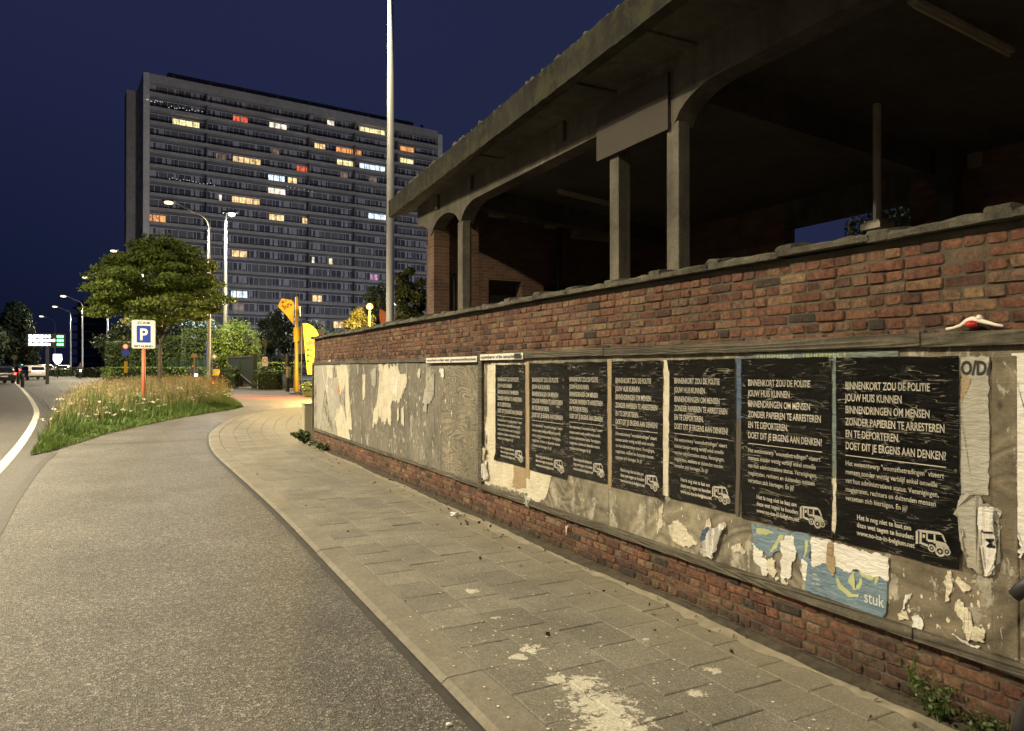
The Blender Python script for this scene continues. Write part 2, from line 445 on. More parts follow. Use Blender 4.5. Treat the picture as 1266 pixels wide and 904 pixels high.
class MB:
    """collects shapes and links them as one mesh object"""
    def __init__(self):
        self.v, self.f, self.mi = [], [], []
    def add(self, vs_, fs, mi=0):
        k = len(self.v)
        self.v += [tuple(p) for p in vs_]
        self.f += [tuple(i + k for i in f) for f in fs]
        self.mi += [mi] * len(fs)
        return self
    def box(self, x0, x1, y0, y1, z0, z1, mi=0):
        p = [(x0, y0, z0), (x1, y0, z0), (x1, y1, z0), (x0, y1, z0), (x0, y0, z1), (x1, y0, z1), (x1, y1, z1), (x0, y1, z1)]
        return self.add(p, [(3, 2, 1, 0), (4, 5, 6, 7), (0, 1, 5, 4), (1, 2, 6, 5), (2, 3, 7, 6), (3, 0, 4, 7)], mi)
    def obox(self, c, ax, ay, az, mi=0):
        """box from its centre and three half-axis vectors"""
        c, ax, ay, az = map(Vector, (c, ax, ay, az))
        p = [c + sx * ax + sy * ay + sz * az for sz in (-1, 1) for sx, sy in ((-1, -1), (1, -1), (1, 1), (-1, 1))]
        return self.add(p, [(3, 2, 1, 0), (4, 5, 6, 7), (0, 1, 5, 4), (1, 2, 6, 5), (2, 3, 7, 6), (3, 0, 4, 7)], mi)
    def bar(self, a, b, w, h=None, up=(0, 0, 1), mi=0):
        a, b = Vector(a), Vector(b); h = w if h is None else h
        d = b - a; L = d.length; d.normalize()
        s = d.cross(Vector(up))
        if s.length < 1e-4: s = d.cross(Vector((1, 0, 0)))
        s.normalize(); u = s.cross(d)
        return self.obox((a + b) / 2, d * L / 2, s * w / 2, u * h / 2, mi)
    def tube(self, pts, rad, n=10, cap=True, mi=0):
        pts = [Vector(p) for p in pts]
        rad = rad if isinstance(rad, (list, tuple)) else [rad] * len(pts)
        rings = []
        prev = None
        for i, p in enumerate(pts):
            d = (pts[min(i + 1, len(pts) - 1)] - pts[max(i - 1, 0)]).normalized()
            if prev is None:
                s = d.cross(Vector((0, 0, 1)))
                if s.length < 1e-3: s = d.cross(Vector((1, 0, 0)))
            else:
                s = prev - d * prev.dot(d)
            s.normalize(); prev = s; u = d.cross(s)
            rings.append([p + (s * math.cos(2 * math.pi * k / n) + u * math.sin(2 * math.pi * k / n)) * rad[i] for k in range(n)])
        k0 = len(self.v); vs_ = [q for r in rings for q in r]; fs = []
        for i in range(len(pts) - 1):
            for k in range(n):
                a = i * n + k; b = i * n + (k + 1) % n
                fs.append((a, b, b + n, a + n))
        if cap:
            fs.append(tuple(range(n - 1, -1, -1))); fs.append(tuple((len(pts) - 1) * n + k for k in range(n)))
        return self.add(vs_, fs, mi)
    def lathe(self, c, prof, n=16, mi=0):
        c = Vector(c)
        vs_ = [c + Vector((r * math.cos(2 * math.pi * k / n), r * math.sin(2 * math.pi * k / n), z)) for r, z in prof for k in range(n)]
        fs = []
        for i in range(len(prof) - 1):
            for k in range(n):
                a = i * n + k; b = i * n + (k + 1) % n
                fs.append((a, b, b + n, a + n))
        fs.append(tuple(range(n - 1, -1, -1))); fs.append(tuple((len(prof) - 1) * n + k for k in range(n)))
        return self.add(vs_, fs, mi)
    def prism(self, poly, z0, z1, mi=0):
        n = len(poly)
        vs_ = [(x, y, z0) for x, y in poly] + [(x, y, z1) for x, y in poly]
        fs = [tuple(range(n - 1, -1, -1)), tuple(range(n, 2 * n))] + [(i, (i + 1) % n, (i + 1) % n + n, i + n) for i in range(n)]
        return self.add(vs_, fs, mi)
    def mesh(self, name, mats):
        me = bpy.data.meshes.new(name)
        me.from_pydata(self.v, [], self.f)
        mats = mats if isinstance(mats, (list, tuple)) else [mats]
        for m in mats:
            me.materials.append(m)
        if any(self.mi):
            me.polygons.foreach_set('material_index', self.mi)
        me.update()
        return me
    def build(self, name, mats, parent=None, smooth=False, bevel=0.0):
        me = self.mesh(name, mats)
        if smooth:
            me.polygons.foreach_set('use_smooth', [True] * len(me.polygons))
        o = bpy.data.objects.new(name, me)
        link(o, parent)
        if bevel:
            md = o.modifiers.new('bevel', 'BEVEL'); md.width = bevel; md.segments = 2; md.limit_method = 'ANGLE'
        return o

def np_mesh(name, verts, faces, mat, parent=None, smooth=False, midx=None, mats=None):
    """verts (n,3), faces (m,k) arrays"""
    me = bpy.data.meshes.new(name)
    nv, (nf, k) = len(verts), faces.shape
    me.vertices.add(nv); me.vertices.foreach_set('co', np.asarray(verts, dtype=np.float32).ravel())
    me.loops.add(nf * k); me.loops.foreach_set('vertex_index', faces.astype(np.int32).ravel())
    me.polygons.add(nf)
    me.polygons.foreach_set('loop_start', np.arange(0, nf * k, k, dtype=np.int32))
    me.polygons.foreach_set('loop_total', np.full(nf, k, dtype=np.int32))
    for m in (mats or [mat]):
        me.materials.append(m)
    if midx is not None:
        me.polygons.foreach_set('material_index', midx.astype(np.int32))
    me.update(calc_edges=True)
    o = bpy.data.objects.new(name, me)
    return link(o, parent)

def unit(v):
    return v / np.maximum(np.linalg.norm(v, axis=1, keepdims=True), 1e-9)
def leaves(name, pts, size, mat, parent=None, out=None, var=0.4, droop=0.0, aspect=0.5):
    """one folded leaf (two triangles as a kite) at each point"""
    n = len(pts)
    nrm = unit(rng.normal(size=(n, 3)) + (0 if out is None else out * 1.1) + np.array([0, 0, 0.5]))
    d = unit(np.cross(nrm, rng.normal(size=(n, 3))) - np.array([0, 0, droop]))
    s = unit(np.cross(nrm, d))
    L = (size * (1 + var * rng.uniform(-1, 1, n)))[:, None]
    W = L * aspect
    v = np.stack([pts - d * L * .5, pts + s * W * .5 - d * L * .05, pts + d * L * .5, pts - s * W * .5 - d * L * .05], 1).reshape(-1, 3)
    f = np.arange(4 * n).reshape(n, 4)
    return np_mesh(name, v, f, mat, parent)
def blob_points(c, r, n, shell=0.55):
    """points in an ellipsoid, mostly near its surface; also the outward directions"""
    d = unit(rng.normal(size=(n, 3)))
    rad = shell + (1 - shell) * rng.uniform(0, 1, n) ** 0.6
    rad *= 1 + 0.10 * rng.normal(size=n)
    return np.array(c) + d * rad[:, None] * np.array(r), d

def tree(name, label, base, h, crown_w, crown_z0, clumps, per, leaf, mat, trunk_r, cat='tree', group=None, flat=0.45, seed=1, shape='round', limbs=7):
    r_ = random.Random(seed)
    root = thing(name, label, cat, base, 0, group)
    t = MB()
    zc = crown_z0 + (h - crown_z0) * 0.45
    t.tube([(0, 0, 0), (r_.uniform(-.05, .05), r_.uniform(-.05, .05), crown_z0 * .5), (0.02, 0, crown_z0), (0.0, 0.03, zc)], [trunk_r * 1.25, trunk_r, trunk_r * .8, trunk_r * .4], 8)
    t.build('trunk', M['bark'], root, True)
    P, D = [], []
    cs_ = []
    while len(cs_) < clumps:
        x, y, z = (r_.uniform(-1, 1) for _ in range(3))
        if 0.12 < x * x + y * y + z * z < 1: cs_.append((x, y, z))
    mx, my = (sum(c[i] for c in cs_) / clumps for i in (0, 1))
    for k in range(clumps):
        x, y, z = cs_[k]; x -= mx; y -= my
        zz = crown_z0 + (h - crown_z0) * (z * .5 + .5)
        wf = {'round': 1.0, 'dome': math.sqrt(max(0.05, 1 - ((zz - crown_z0) / (h - crown_z0)) ** 1.6)) * 1.25, 'cone': 1.15 * (1 - 0.8 * (zz - crown_z0) / (h - crown_z0))}[shape]
        c = (x * crown_w * .42 * wf, y * crown_w * .42 * wf, zz)
        cs = crown_w * (r_.uniform(.11, .2) if limbs < 10 else r_.uniform(.075, .15))
        p, d = blob_points(c, (cs, cs, cs * flat), per)
        P.append(p); D.append(d)
        if k < limbs and k >= 0:
            l = MB(); m_ = Vector(c) * 0.5 + Vector((0, 0, zc * .35 + crown_z0 * .15))
            l.tube([(0, 0, crown_z0 * r_.uniform(.75, 1.05)), m_, c], [trunk_r * .5, trunk_r * .3, trunk_r * .08], 5)
            l.build('limb', M['bark'], root, True)
    leaves('crown', np.concatenate(P), leaf, mat, root, np.concatenate(D), droop=0.25)
    return root

# ground sheets: planar polygons, cut where the gentle rise starts
def sheet(name, poly, z, mat, parent=None, label=None):
    bm = bmesh.new()
    vs_ = [bm.verts.new((p[0], p[1], 0)) for p in poly]
    bm.faces.new(vs_)
    bmesh.ops.triangulate(bm, faces=bm.faces[:])
    g = bm.verts[:] + bm.edges[:] + bm.faces[:]
    bmesh.ops.bisect_plane(bm, geom=g, plane_co=(0, SLOPE_Y, 0), plane_no=(0, 1, 0))
    for v in bm.verts:
        v.co.z = z + gz(v.co.y)
    bmesh.ops.recalc_face_normals(bm, faces=bm.faces[:])
    if bm.faces and sum(f.normal.z for f in bm.faces) < 0:
        bmesh.ops.reverse_faces(bm, faces=bm.faces[:])
    me = bpy.data.meshes.new(name); bm.to_mesh(me); bm.free()
    me.materials.append(mat)
    o = bpy.data.objects.new(name, me)
    link(o, parent)
    if parent is None:
        tag(o, label, None, None, 'structure')
    return o
def smooth_path(pts, step=0.35):
    """Catmull-Rom through 2-D points, resampled by arc length"""
    P = [Vector((p[0], p[1])) for p in pts]
    P = [P[0] * 2 - P[1]] + P + [P[-1] * 2 - P[-2]]
    out = []
    for i in range(1, len(P) - 2):
        for k in range(24):
            t = k / 24
            a, b, c, d = P[i - 1], P[i], P[i + 1], P[i + 2]
            out.append(0.5 * ((2 * b) + (c - a) * t + (2 * a - 5 * b + 4 * c - d) * t * t + (3 * b - a - 3 * c + d) * t ** 3))
    out.append(P[-2])
    res = [out[0]]; acc = 0
    for a, b in zip(out, out[1:]):
        L = (b - a).length
        while acc + L >= step:
            a = a + (b - a) * ((step - acc) / L); L = (b - a).length; acc = 0
            res.append(a.copy())
        acc += L
    return res
def offset(path, d):
    out = []
    for i, p in enumerate(path):
        t = (path[min(i + 1, len(path) - 1)] - path[max(0, i - 1)]).normalized()
        out.append(p + Vector((t.y, -t.x)) * d)
    return out
def ribbon(name, path, w0, w1, z, mat, parent=None, label=None):
    a, b = offset(path, w0), offset(path, w1)
    mb = MB(); vs_ = []
    for p, q in zip(a, b):
        vs_ += [(p.x, p.y, z + gz(p.y)), (q.x, q.y, z + gz(q.y))]
    mb.add(vs_, [(2 * i, 2 * i + 1, 2 * i + 3, 2 * i + 2) for i in range(len(a) - 1)])
    o = mb.build(name, mat, parent)
    if parent is None: tag(o, label, None, None, 'structure')
    return o

# ================================================================== GROUND
sheet('ground', [(-900, -60), (900, -60), (900, 1400), (-900, 1400)], -0.06, M['ground'])
# carriageway on the left, running away and bending to the left
def pxl(*uv):
    return [(gp(u, v).x, gp(u, v).y) for u, v in uv]
far = [(-300, 420), (-330, 300)]
sheet('road', [(-30, -20), (9, -20), (9, 1.0), (9, 60)] + pxl((300, 476), (150, 470), (110, 464.0), (60, 461.2)) + [(-70, 340), (-150, 420), (-260, 420), (-190, 200), (-60, 60)], -0.045, M['road'])
# apron of lighter asphalt between the carriageway and the pavement
EDGE_L = pxl((-260, 1100), (0, 655), (22, 615), (52, 574), (72, 556)) 
apron = [(-1.6, -8)] + EDGE_L + pxl((96, 520), (92, 494), (140, 484), (230, 481), (300, 480), (420, 481), (560, 482)) + [(30, 34), (30, 26), (9, 22), (4, 17), (4, -8)]
sheet('cycle_path', apron, -0.041, M['asphalt'])
sheet('side_street', pxl((262, 492.5), (300, 496), (420, 500), (620, 505), (620, 482), (420, 480), (300, 479.5), (262, 481)), -0.034, M['road'])
sheet('red_crossing', pxl((272, 492.0), (330, 493.5), (420, 496), (420, 490), (330, 487.5), (280, 486.3)), -0.030, M['cycle_red'])
sheet('far_pavement', pxl((276, 479.6), (420, 481.5), (420, 477.5), (330, 476.5), (276, 476)), -0.024, M['kerbstone'])
sheet('far_cycle_path', pxl((108, 469.4), (272, 477.5), (272, 473.5), (150, 468.2), (108, 466)), -0.030, M['kerbstone'])

# white edge line on the carriageway
line = smooth_path(pxl((-700, 1330), (-300, 895), (-140, 726), (-60, 640), (-20, 595.5), (8, 567.5), (27, 545), (40, 525), (45.5, 510), (42.5, 500), (36, 490), (26, 479), (16, 470.5), (8, 465.5)), 0.3)
M['line'] = asphalt('road_marking_paint', (0.62, 0.60, 0.53), 1.1, 0.2, 70)
ribbon('road_marking', line, -0.085, 0.085, -0.037, M['line'])
# sealed joint beside the apron, cracks and tyre marks
ribbon('tar_seam', smooth_path(EDGE_L, 0.3), -0.10, 0.02, -0.036, M['seam'])
def crack(uv, w, name='tar_seam', mat='seam', z=-0.037):
    p = smooth_path(pxl(*uv), 0.12)
    p = [q + Vector((random.uniform(-.012, .012), random.uniform(-.012, .012))) for q in p]
    return ribbon(name, p, -w / 2, w / 2, z, M[mat])
crack([(104, 547), (150, 546), (200, 544), (262, 541)], 0.10)
crack([(52, 492), (62, 505), (52, 492.5)], 0.04)
crack([(35, 481), (48, 493), (60, 508), (56, 516)], 0.06)
crack([(0, 487), (60, 489), (92, 489)], 0.09)
for uv, w in (([(182, 526), (184, 545), (189, 580), (194, 600)], 0.22), ([(206, 530), (222, 552), (238, 575)], 0.20)):
    crack(uv, w, 'tyre_mark', 'tyre_mark', -0.0385)

# ------------------------------------------------------------------ kerb, pavement
KX = 1.385
KERB = [(KX, -1.5), (KX, 2), (KX, 5), (KX, 8.6)] + pxl((287, 580), (265.5, 560), (258.5, 545), (263, 531), (289, 516), (330, 507.5), (385, 502), (470, 500))
kp = smooth_path(KERB, 0.332)
KH = 0.0                                        # pavement level; the apron lies 4 cm lower
def zpt(p, z): return (p.x, p.y, z + gz(p.y))
M['kerb_grime'] = concrete('kerb_face_grime', (0.05, 0.045, 0.036), 0.5, 4, 0.0, 0.8)
kerb = thing('kerb', None, None); kerb['kind'] = 'structure'
kin = offset(kp, 0.235)
kfront = offset(kp, -0.012)
# kerbstones one metre long
for i in range(0, len(kp) - 3, 3):
    idx = list(range(i, i + 4))
    mb = MB(); dz = random.uniform(-.003, .003)
    secs = []
    for j, k in enumerate(idx):
        t = (kp[min(k + 1, len(kp) - 1)] - kp[max(0, k - 1)]).normalized()
        sh = Vector((t.x, t.y)) * (0.004 if j == 0 else (-0.004 if j == 3 else 0))
        a, c = kp[k] + sh, kin[k] + sh
        n_ = (c - a).normalized()
        secs.append([zpt(a, -0.12), zpt(a, -0.022 + dz), zpt(a + n_ * .035, 0.001 + dz), zpt(c - n_ * .004, 0.003 + dz), zpt(c, -0.12)])
    vs_ = [p for s in secs for p in s]; fs = []
    for s in range(3):
        for q in range(4):
            fs.append((s * 5 + q, s * 5 + q + 1, s * 5 + q + 6, s * 5 + q + 5))
    fs += [(4, 3, 2, 1, 0), (15, 16, 17, 18, 19)]
    mb.add(vs_, fs); mb.mi = [1 if (q_ < 12 and q_ % 4 == 0) else 0 for q_ in range(len(fs))]; mb.build('kerbstone', [M['kerbstone'], M['kerb_grime']], kerb)
# gap of dirt at the foot of the kerb
ribbon('gutter_dirt', kp, -0.05, 0.01, -0.036, M['seam'])
gr_ = [q + Vector((random.uniform(-.02, .02), 0)) for q in kp[:40]]
0 and ribbon('gutter_sand', gr_, -0.115, -0.04, -0.0372, plain('gutter_grit', (0.19, 0.165, 0.115), 0.95, 0.4, 30, 0.5, kind='World'))

WX = 3.276                                      # plane of the wall face
WEND = 15.48
pav = thing('pavement', None, None); pav['kind'] = 'structure'
bed = MB()
o5, o12 = offset(kp, 0.2), offset(kp, 4.2)
sheet('joint_bed', [(p.x, p.y) for p in o5] + [(12, 30), (12, 17.2), (WX + .35, 17.0), (WX + .1, WEND), (WX + .1, -1.5)], -0.012, M['tile_base'], pav)
TS = 0.33
tiles = []
rows = 11
offs = [offset(kp, 0.24 + TS * r) for r in range(rows + 1)]
def lerp(a, b, t): return a + (b - a) * t
def tile_sec(r, s):
    i = min(int(s), len(kp) - 2); f = s - i
    return lerp(offs[r][i], offs[r][i + 1], f), lerp(offs[r + 1][i], offs[r + 1][i + 1], f)
for r in range(rows):
    s = 1.0 + (0.5 if r % 2 else 0.0) + (0.08 * math.sin(r * 5))
    while s + 1 < len(kp) - 1:
        a, b = tile_sec(r, s); d, c = tile_sec(r, s + 1)
        ctr = (a + b + c + d) / 4
        straight = ctr.y < WEND + 0.6
        ok = (r < 5 if straight else True)
        if straight and max(a.x, b.x, c.x, d.x) > WX + .04: ok = False
        if ctr.x > 6.5 or ctr.y < 0.4: ok = False
        if (b - a).length < 0.2 or (d - a).length < 0.08: ok = False
        if ok: tiles.append((ctr.length, r, s, (a, b, c, d)))
        s += 1
tiles.sort(key=lambda q: q[0])
def tile_geo(q, j=0.0042):
    a, b, c, d = q; m = (a + b + c + d) / 4
    rz = random.uniform(-.0022, .0022); tx, ty = random.uniform(-.006, .006), random.uniform(-.006, .006)
    def pt(p, ins, z):
        dd = (m - p); p2 = p + dd.normalized() * ins
        return (p2.x, p2.y, z + gz(p2.y) + (p2.x - m.x) * tx + (p2.y - m.y) * ty)
    vs_ = [pt(p, j, -0.04) for p in q] + [pt(p, j, -0.001 + rz) for p in q] + [pt(p, j + .007, 0.003 + rz) for p in q]
    fs = [(8, 9, 10, 11)] + [(i, (i + 1) % 4, (i + 1) % 4 + 4, i + 4) for i in range(4)] + [(i + 4, (i + 1) % 4 + 4, (i + 1) % 4 + 8, i + 8) for i in range(4)]
    return vs_, fs
rest = MB()
for n_, (dist, r, s, q) in enumerate(tiles):
    ti = random.choices(range(4), [4, 3, 3, 2])[0]
    vs_, fs = tile_geo(q)
    if n_ < 300:
        mb = MB().add(vs_, fs); mb.build('paving_tile', TILES[ti], pav)
    else:
        rest.add(vs_, fs, ti)
if rest.v:
    tag(rest.build('far_paving_tiles', TILES, pav), kind='stuff')
# drift of pale sand along the wall foot
mb = MB(); vs_ = []
y = 0.6; k = 0
while y < WEND:
    w = max(.012, 0.035 + 0.035 * math.sin(y * 1.3) * math.sin(y * 3.1 + 1) + .012 * math.sin(y * 11) + random.uniform(-.022, .022))
    vs_ += [(WX - 0.10 - w, y, 0.0055), (WX - 0.03 - w * .4, y, 0.013), (WX + .03, y, 0.010)]
    y += 0.05; k += 1
fs = []
for i in range(k - 1):
    for q in range(2):
        fs.append((i * 3 + q, i * 3 + q + 1, i * 3 + q + 4, i * 3 + q + 3))
mb.add(vs_, fs); mb.build('sand_drift', M['sand'], pav, True)
mb = MB(); vs_ = []
y = 0.6; k = 0
while y < WEND + .4:
    w = 0.07 + 0.022 * math.sin(y * 2.3 + 2) + random.uniform(-.01, .01)
    vs_ += [(WX - w, y, 0.0125), (WX - w * .5, y, 0.028), (WX + .02, y, 0.03)]
    y += 0.09; k += 1
fs = []
for i in range(k - 1):
    for q in range(2):
        fs.append((i * 3 + q, i * 3 + q + 1, i * 3 + q + 4, i * 3 + q + 3))
mb.add(vs_, fs); mb.build('dirt_drift', M['dirt'], pav, True)

# splashes of dried white paint on the tiles
def splat(c, r, n, seed, sx=1.0):
    rr = random.Random(seed); mb = MB()
    for k in range(n):
        a = rr.uniform(0, 6.28); d = r * rr.random() ** 0.7 * 1.5
        x, y = c[0] + math.cos(a) * d * sx, c[1] + math.sin(a) * d
        q = r * rr.uniform(.04, .20) * (1.7 if d < r * .55 else .75)
        m_ = rr.randint(9, 14); ph = rr.uniform(0, 6)
        ring = [(x + q * (1 + .55 * math.sin(3 * t + ph) * rr.random() + .3 * rr.uniform(-1, 1)) * math.cos(t), y + q * .75 * (1 + .4 * rr.uniform(-1, 1)) * math.sin(t)) for t in [6.283 * i / m_ for i in range(m_)]]
        z = 0.0072 + 0.0002 * k
        mb.add([(px_, py_, z) for px_, py_ in ring] + [(x, y, z)], [(i, (i + 1) % m_, m_) for i in range(m_)])
    return mb.build('paint_splash', M['paint_white'], pav)
M['paint_white'] = plain('dried_paint', (0.62, 0.59, 0.47), 0.7, 0.25, 20, 0.6, kind='World')
for (u, v), r, n, sd in (((744, 870), .17, 34, 1), ((752, 893), .20, 30, 2), ((712, 626), .05, 0, 3), ((580, 731), .055, 7, 4), ((655, 801), .10, 12, 5), ((641, 811), .06, 6, 15), ((665, 822), .06, 5, 6), ((640, 836), .05, 4, 7), ((882, 829), .05, 5, 8), ((860, 857), .05, 5, 9), ((790, 800), .02, 2, 10), ((585, 795), .04, 4, 11), ((690, 838), .07, 7, 12), ((850, 785), .03, 3, 13), ((605, 765), .02, 2, 14), ((720, 850), .12, 12, 16)):
    if 0:
        p = gp(u, v); splat((p.x, p.y), r, n, sd)
mb = MB()
rr = random.Random(3)
for k in range(420):
    y = rr.uniform(1.6, 11) if k < 220 else rr.uniform(1.5, 4.2); x = rr.uniform(1.5, 3.1) if k < 220 else min(3.1, max(1.5, rr.gauss(2.1, .33)))
    q = rr.uniform(.003, .009)
    mb.add([(x - q, y, .0085), (x, y - q * 1.3, .0085), (x + q, y, .0085), (x, y + q, .0085)], [(0, 1, 2, 3)])
tag(mb.build('paint_specks', M['paint_white'], pav), kind='stuff')
# dead leaves and dirt spots
pts = []
for k in range(120):
    y = rr.uniform(1.2, 13); x = WX - abs(rr.gauss(0, .22)) - .05 if rr.random() < .75 else rr.uniform(1.5, 3.1)
    pts.append((x, y, .012 + rr.random() * .01))
tag(leaves('leaf_litter', np.array(pts), 0.034, M['litter'], None, aspect=.7), 'small dry leaves and dirt specks scattered on the pavement by the wall', None, None, 'stuff')
# crumpled paper on the pavement
def crumple(name, label, c, s, mat, seed, cat='litter'):
    rr = random.Random(seed); bm = bmesh.new()
    bmesh.ops.create_icosphere(bm, subdivisions=2, radius=s)
    for v in bm.verts:
        v.co *= 1 + rr.uniform(-.38, .3); v.co.z *= .55; v.co.x *= 1.3
        v.co.z = max(v.co.z + s * .35, 0)
    me = bpy.data.meshes.new(name); bm.to_mesh(me); bm.free(); me.materials.append(mat)
    o = bpy.data.objects.new(name, me); link(o); o.location = c
    return tag(o, label, cat)
p = gp(563, 638)
crumple('crumpled_tissue', 'crumpled white tissue lying on the pavement near the foot of the brick wall', (p.x, p.y, .006), .045, M['paper_white'], 5)
p = gp(568, 840)
p = gp(497, 873) if False else gp(567, 882)
crumple('paper_litter', 'tiny white paper ball in the gutter below the kerb', (p.x - .05, p.y, -.038), .012, M['paper_white'], 6)

# ================================================================== BRICK WALL
Z_CAP, Z_RT, Z_RB, Z_BT, Z_BB = 2.235, 1.775, 1.70, 0.375, 0.325   # coping underside, top rail, bottom rail
wall = thing('brick_wall', 'long old red brick wall with overlapping concrete coping, boarded in its middle', 'wall', (0, 0, 0))
Y0 = 0.7
core = MB().box(WX, WX + .26, Y0, WEND, -0.1, Z_CAP - .005)
core.build('mortar_core', M['mortar'], wall)
pitch = 0.0574
bricks = []
def course(z, kind, off):
    y = Y0 + off
    while y < WEND - 0.02:
        w = (0.19 if kind == 's' else 0.0955)
        if kind == 's' and random.random() < .16: w = .0955
        if kind == 'h' and random.random() < .05: w = .19
        w *= random.uniform(.95, 1.05)
        w = min(w, WEND - y)
        if w > .03: bricks.append((y + w / 2, z, w))
        y += w
zz = Z_CAP - .030 - pitch * .62
kinds = 'hshshshsh'
i = 0
while zz > Z_RT - 0.02:
    course(zz, kinds[i % 9], -(0.05 if i % 4 == 1 else 0)); zz -= pitch; i += 1
zz = Z_BB - pitch * .45; i = 0
while zz > -0.01:
    course(zz, 'hshshs'[i % 6] if i < 5 else 's', -(0.05 if i % 4 == 1 else 0)); zz -= pitch; i += 1
bricks.sort(key=lambda b: math.hypot(WX, b[0]))
def brick_geo(w, h, seed):
    r_ = random.Random(seed)
    hw, hh = w / 2 - .0045, h / 2 - .0045
    j = lambda s: r_.uniform(-s, s)
    back = [(0.03, sy * hw, sz * hh) for sy, sz in ((-1, -1), (1, -1), (1, 1), (-1, 1))]
    n = 8; mid = []; fr = []
    out = -.0075 + j(.0045)
    for k in range(4):
        sy, sz = ((-1, -1), (1, -1), (1, 1), (-1, 1))[k]
        by, bz = hw + j(.0025), hh + j(.002)
        cy, cz = (r_.uniform(.004, .012), r_.uniform(.003, .010))
        # two points per corner so that corners look worn round
        pa = (sy * by, sz * (bz - cz)); pb = (sy * (by - cy), sz * bz)
        if k in (0, 2): pr = (pa, pb)
        else: pr = (pb, pa)
        for q in pr:
            mid.append((out + .006, q[0], q[1])); fr.append((out + j(.0016), q[0] - math.copysign(.004, q[0]), q[1] - math.copysign(.0035, q[1])))
    bk = [(0.03, m_[1], m_[2]) for m_ in mid]
    vs_ = bk + mid + fr + [(out - .002 + j(.002), j(.2) * hw, j(.3) * hh)]
    fs = []
    for k in range(n):
        fs.append((k, (k + 1) % n, (k + 1) % n + n, k + n)); fs.append((k + n, (k + 1) % n + n, (k + 1) % n + 2 * n, k + 2 * n))
        fs.append((k + 2 * n, (k + 1) % n + 2 * n, 3 * n))
    return vs_, fs
cache = {}
rest = MB()
for n_, (y, z, w) in enumerate(bricks):
    wq = 0.0955 if w < .13 else 0.19
    mi = random.choices(range(9), BR_W)[0]
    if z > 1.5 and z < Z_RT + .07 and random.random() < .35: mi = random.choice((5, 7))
    var = random.randrange(6)
    dx, dz = random.uniform(-.004, .003), random.uniform(-.0015, .0015)
    if n_ < 300:
        key = (wq, mi, var)
        if key not in cache:
            cache[key] = MB().add(*brick_geo(wq, pitch, hash((wq > .1, var)) & 255)).mesh('brick', BR[mi])
        o = bpy.data.objects.new('brick', cache[key]); link(o, wall)
        o.location = (WX + dx, y, z + dz); o.scale = (1, w / wq, 1)
        o.rotation_euler = (random.uniform(-.012, .012), 0, random.uniform(-.02, .02))
    else:
        vs_, fs = brick_geo(w, pitch, random.randrange(999))
        rest.add([(p[0] + WX + dx, p[1] + y, p[2] + z + dz) for p in vs_], fs, mi)
tag(rest.build('farther_bricks', BR, wall), kind='stuff')
# end pier of brick towards the far side
# coping stones, each with its raised collar on the far end
for v_ in range(4):
    r_ = random.Random(v_ + 40)
    mb = MB(); L = 0.575
    st = []
    N = 9
    for s, (y, up) in enumerate([(-.005, 0.0), (.10, .002), (.22, -.002), (.34, .001), (.46, 0.0), (.470, .022), (.560, .026), (.575, .016)]):
        ring = []
        for (x, z) in ((-.065, 0.0), (-.069, .026), (-.050, .040), (.03, .048), (.13, .052), (.24, .045), (.32, .03), (.32, 0)):
            ring.append((x + r_.uniform(-.007, .007), y + r_.uniform(-.004, .004), z + (up if z > .02 else 0) + (r_.uniform(-.008, .007) if z > .02 else 0)))
        st.append(ring)
    vs_ = [p for r__ in st for p in r__]; n = 8; fs = []
    for a in range(len(st) - 1):
        for k in range(n):
            fs.append((a * n + k, (a + 1) * n + k, (a + 1) * n + (k + 1) % n, a * n + (k + 1) % n))
    fs += [tuple(range(n)), tuple(reversed(range((len(st) - 1) * n, len(st) * n)))]
    mb.add(vs_, fs)
    cache['cap', v_] = mb.mesh('coping_stone', M['coping'])
y = WEND - 0.575 + .03; k = 0
while y > Y0 - .6:
    o = bpy.data.objects.new('coping_stone', cache['cap', k % 4]); link(o, wall)
    o.location = (WX, y, Z_CAP + random.uniform(-.004, .006)); o.rotation_euler = (random.uniform(-.008, .008), random.uniform(-.02, .02), random.uniform(-.008, .008))
    y -= 0.571; k += 1

# ================================================================== NOTICE BOARDS
PX = WX - 0.020                                  # face of the plywood
def wy(u): return onX(u, 457, PX).y
def wz(u, v): return onX(u, v, PX).z
Y_POST = wy(596.5)
def panel(parent, y0, y1, mat, z0=Z_BT - .01, z1=Z_RB + .01):
    return MB().box(PX, WX + .004, y0 + .002, y1 - .002, z0, z1).build('plywood_sheet', mat, parent)
def ragged(pts, amp, seed, sub=5):
    """a torn outline: each edge broken up"""
    r_ = random.Random(seed); out = []
    for a, b in zip(pts, pts[1:] + pts[:1]):
        a, b = Vector(a), Vector(b); n = max(1, min(40, int((b - a).length / .022))) if sub is None else sub
        d = (b - a); nr = Vector((-d.y, d.x)).normalized()
        for i in range(n):
            t = i / n
            out.append(a + d * t + nr * r_.gauss(0, amp) * (1 if i else .3))
    # a second, finer tear along the whole outline
    fin = []
    for a, b in zip(out, out[1:] + out[:1]):
        d = b - a; nr = Vector((-d.y, d.x))
        if nr.length: nr.normalize()
        fin += [a, a + d * .33 + nr * r_.gauss(0, amp * .45), a + d * .66 + nr * r_.gauss(0, amp * .45)]
    return fin
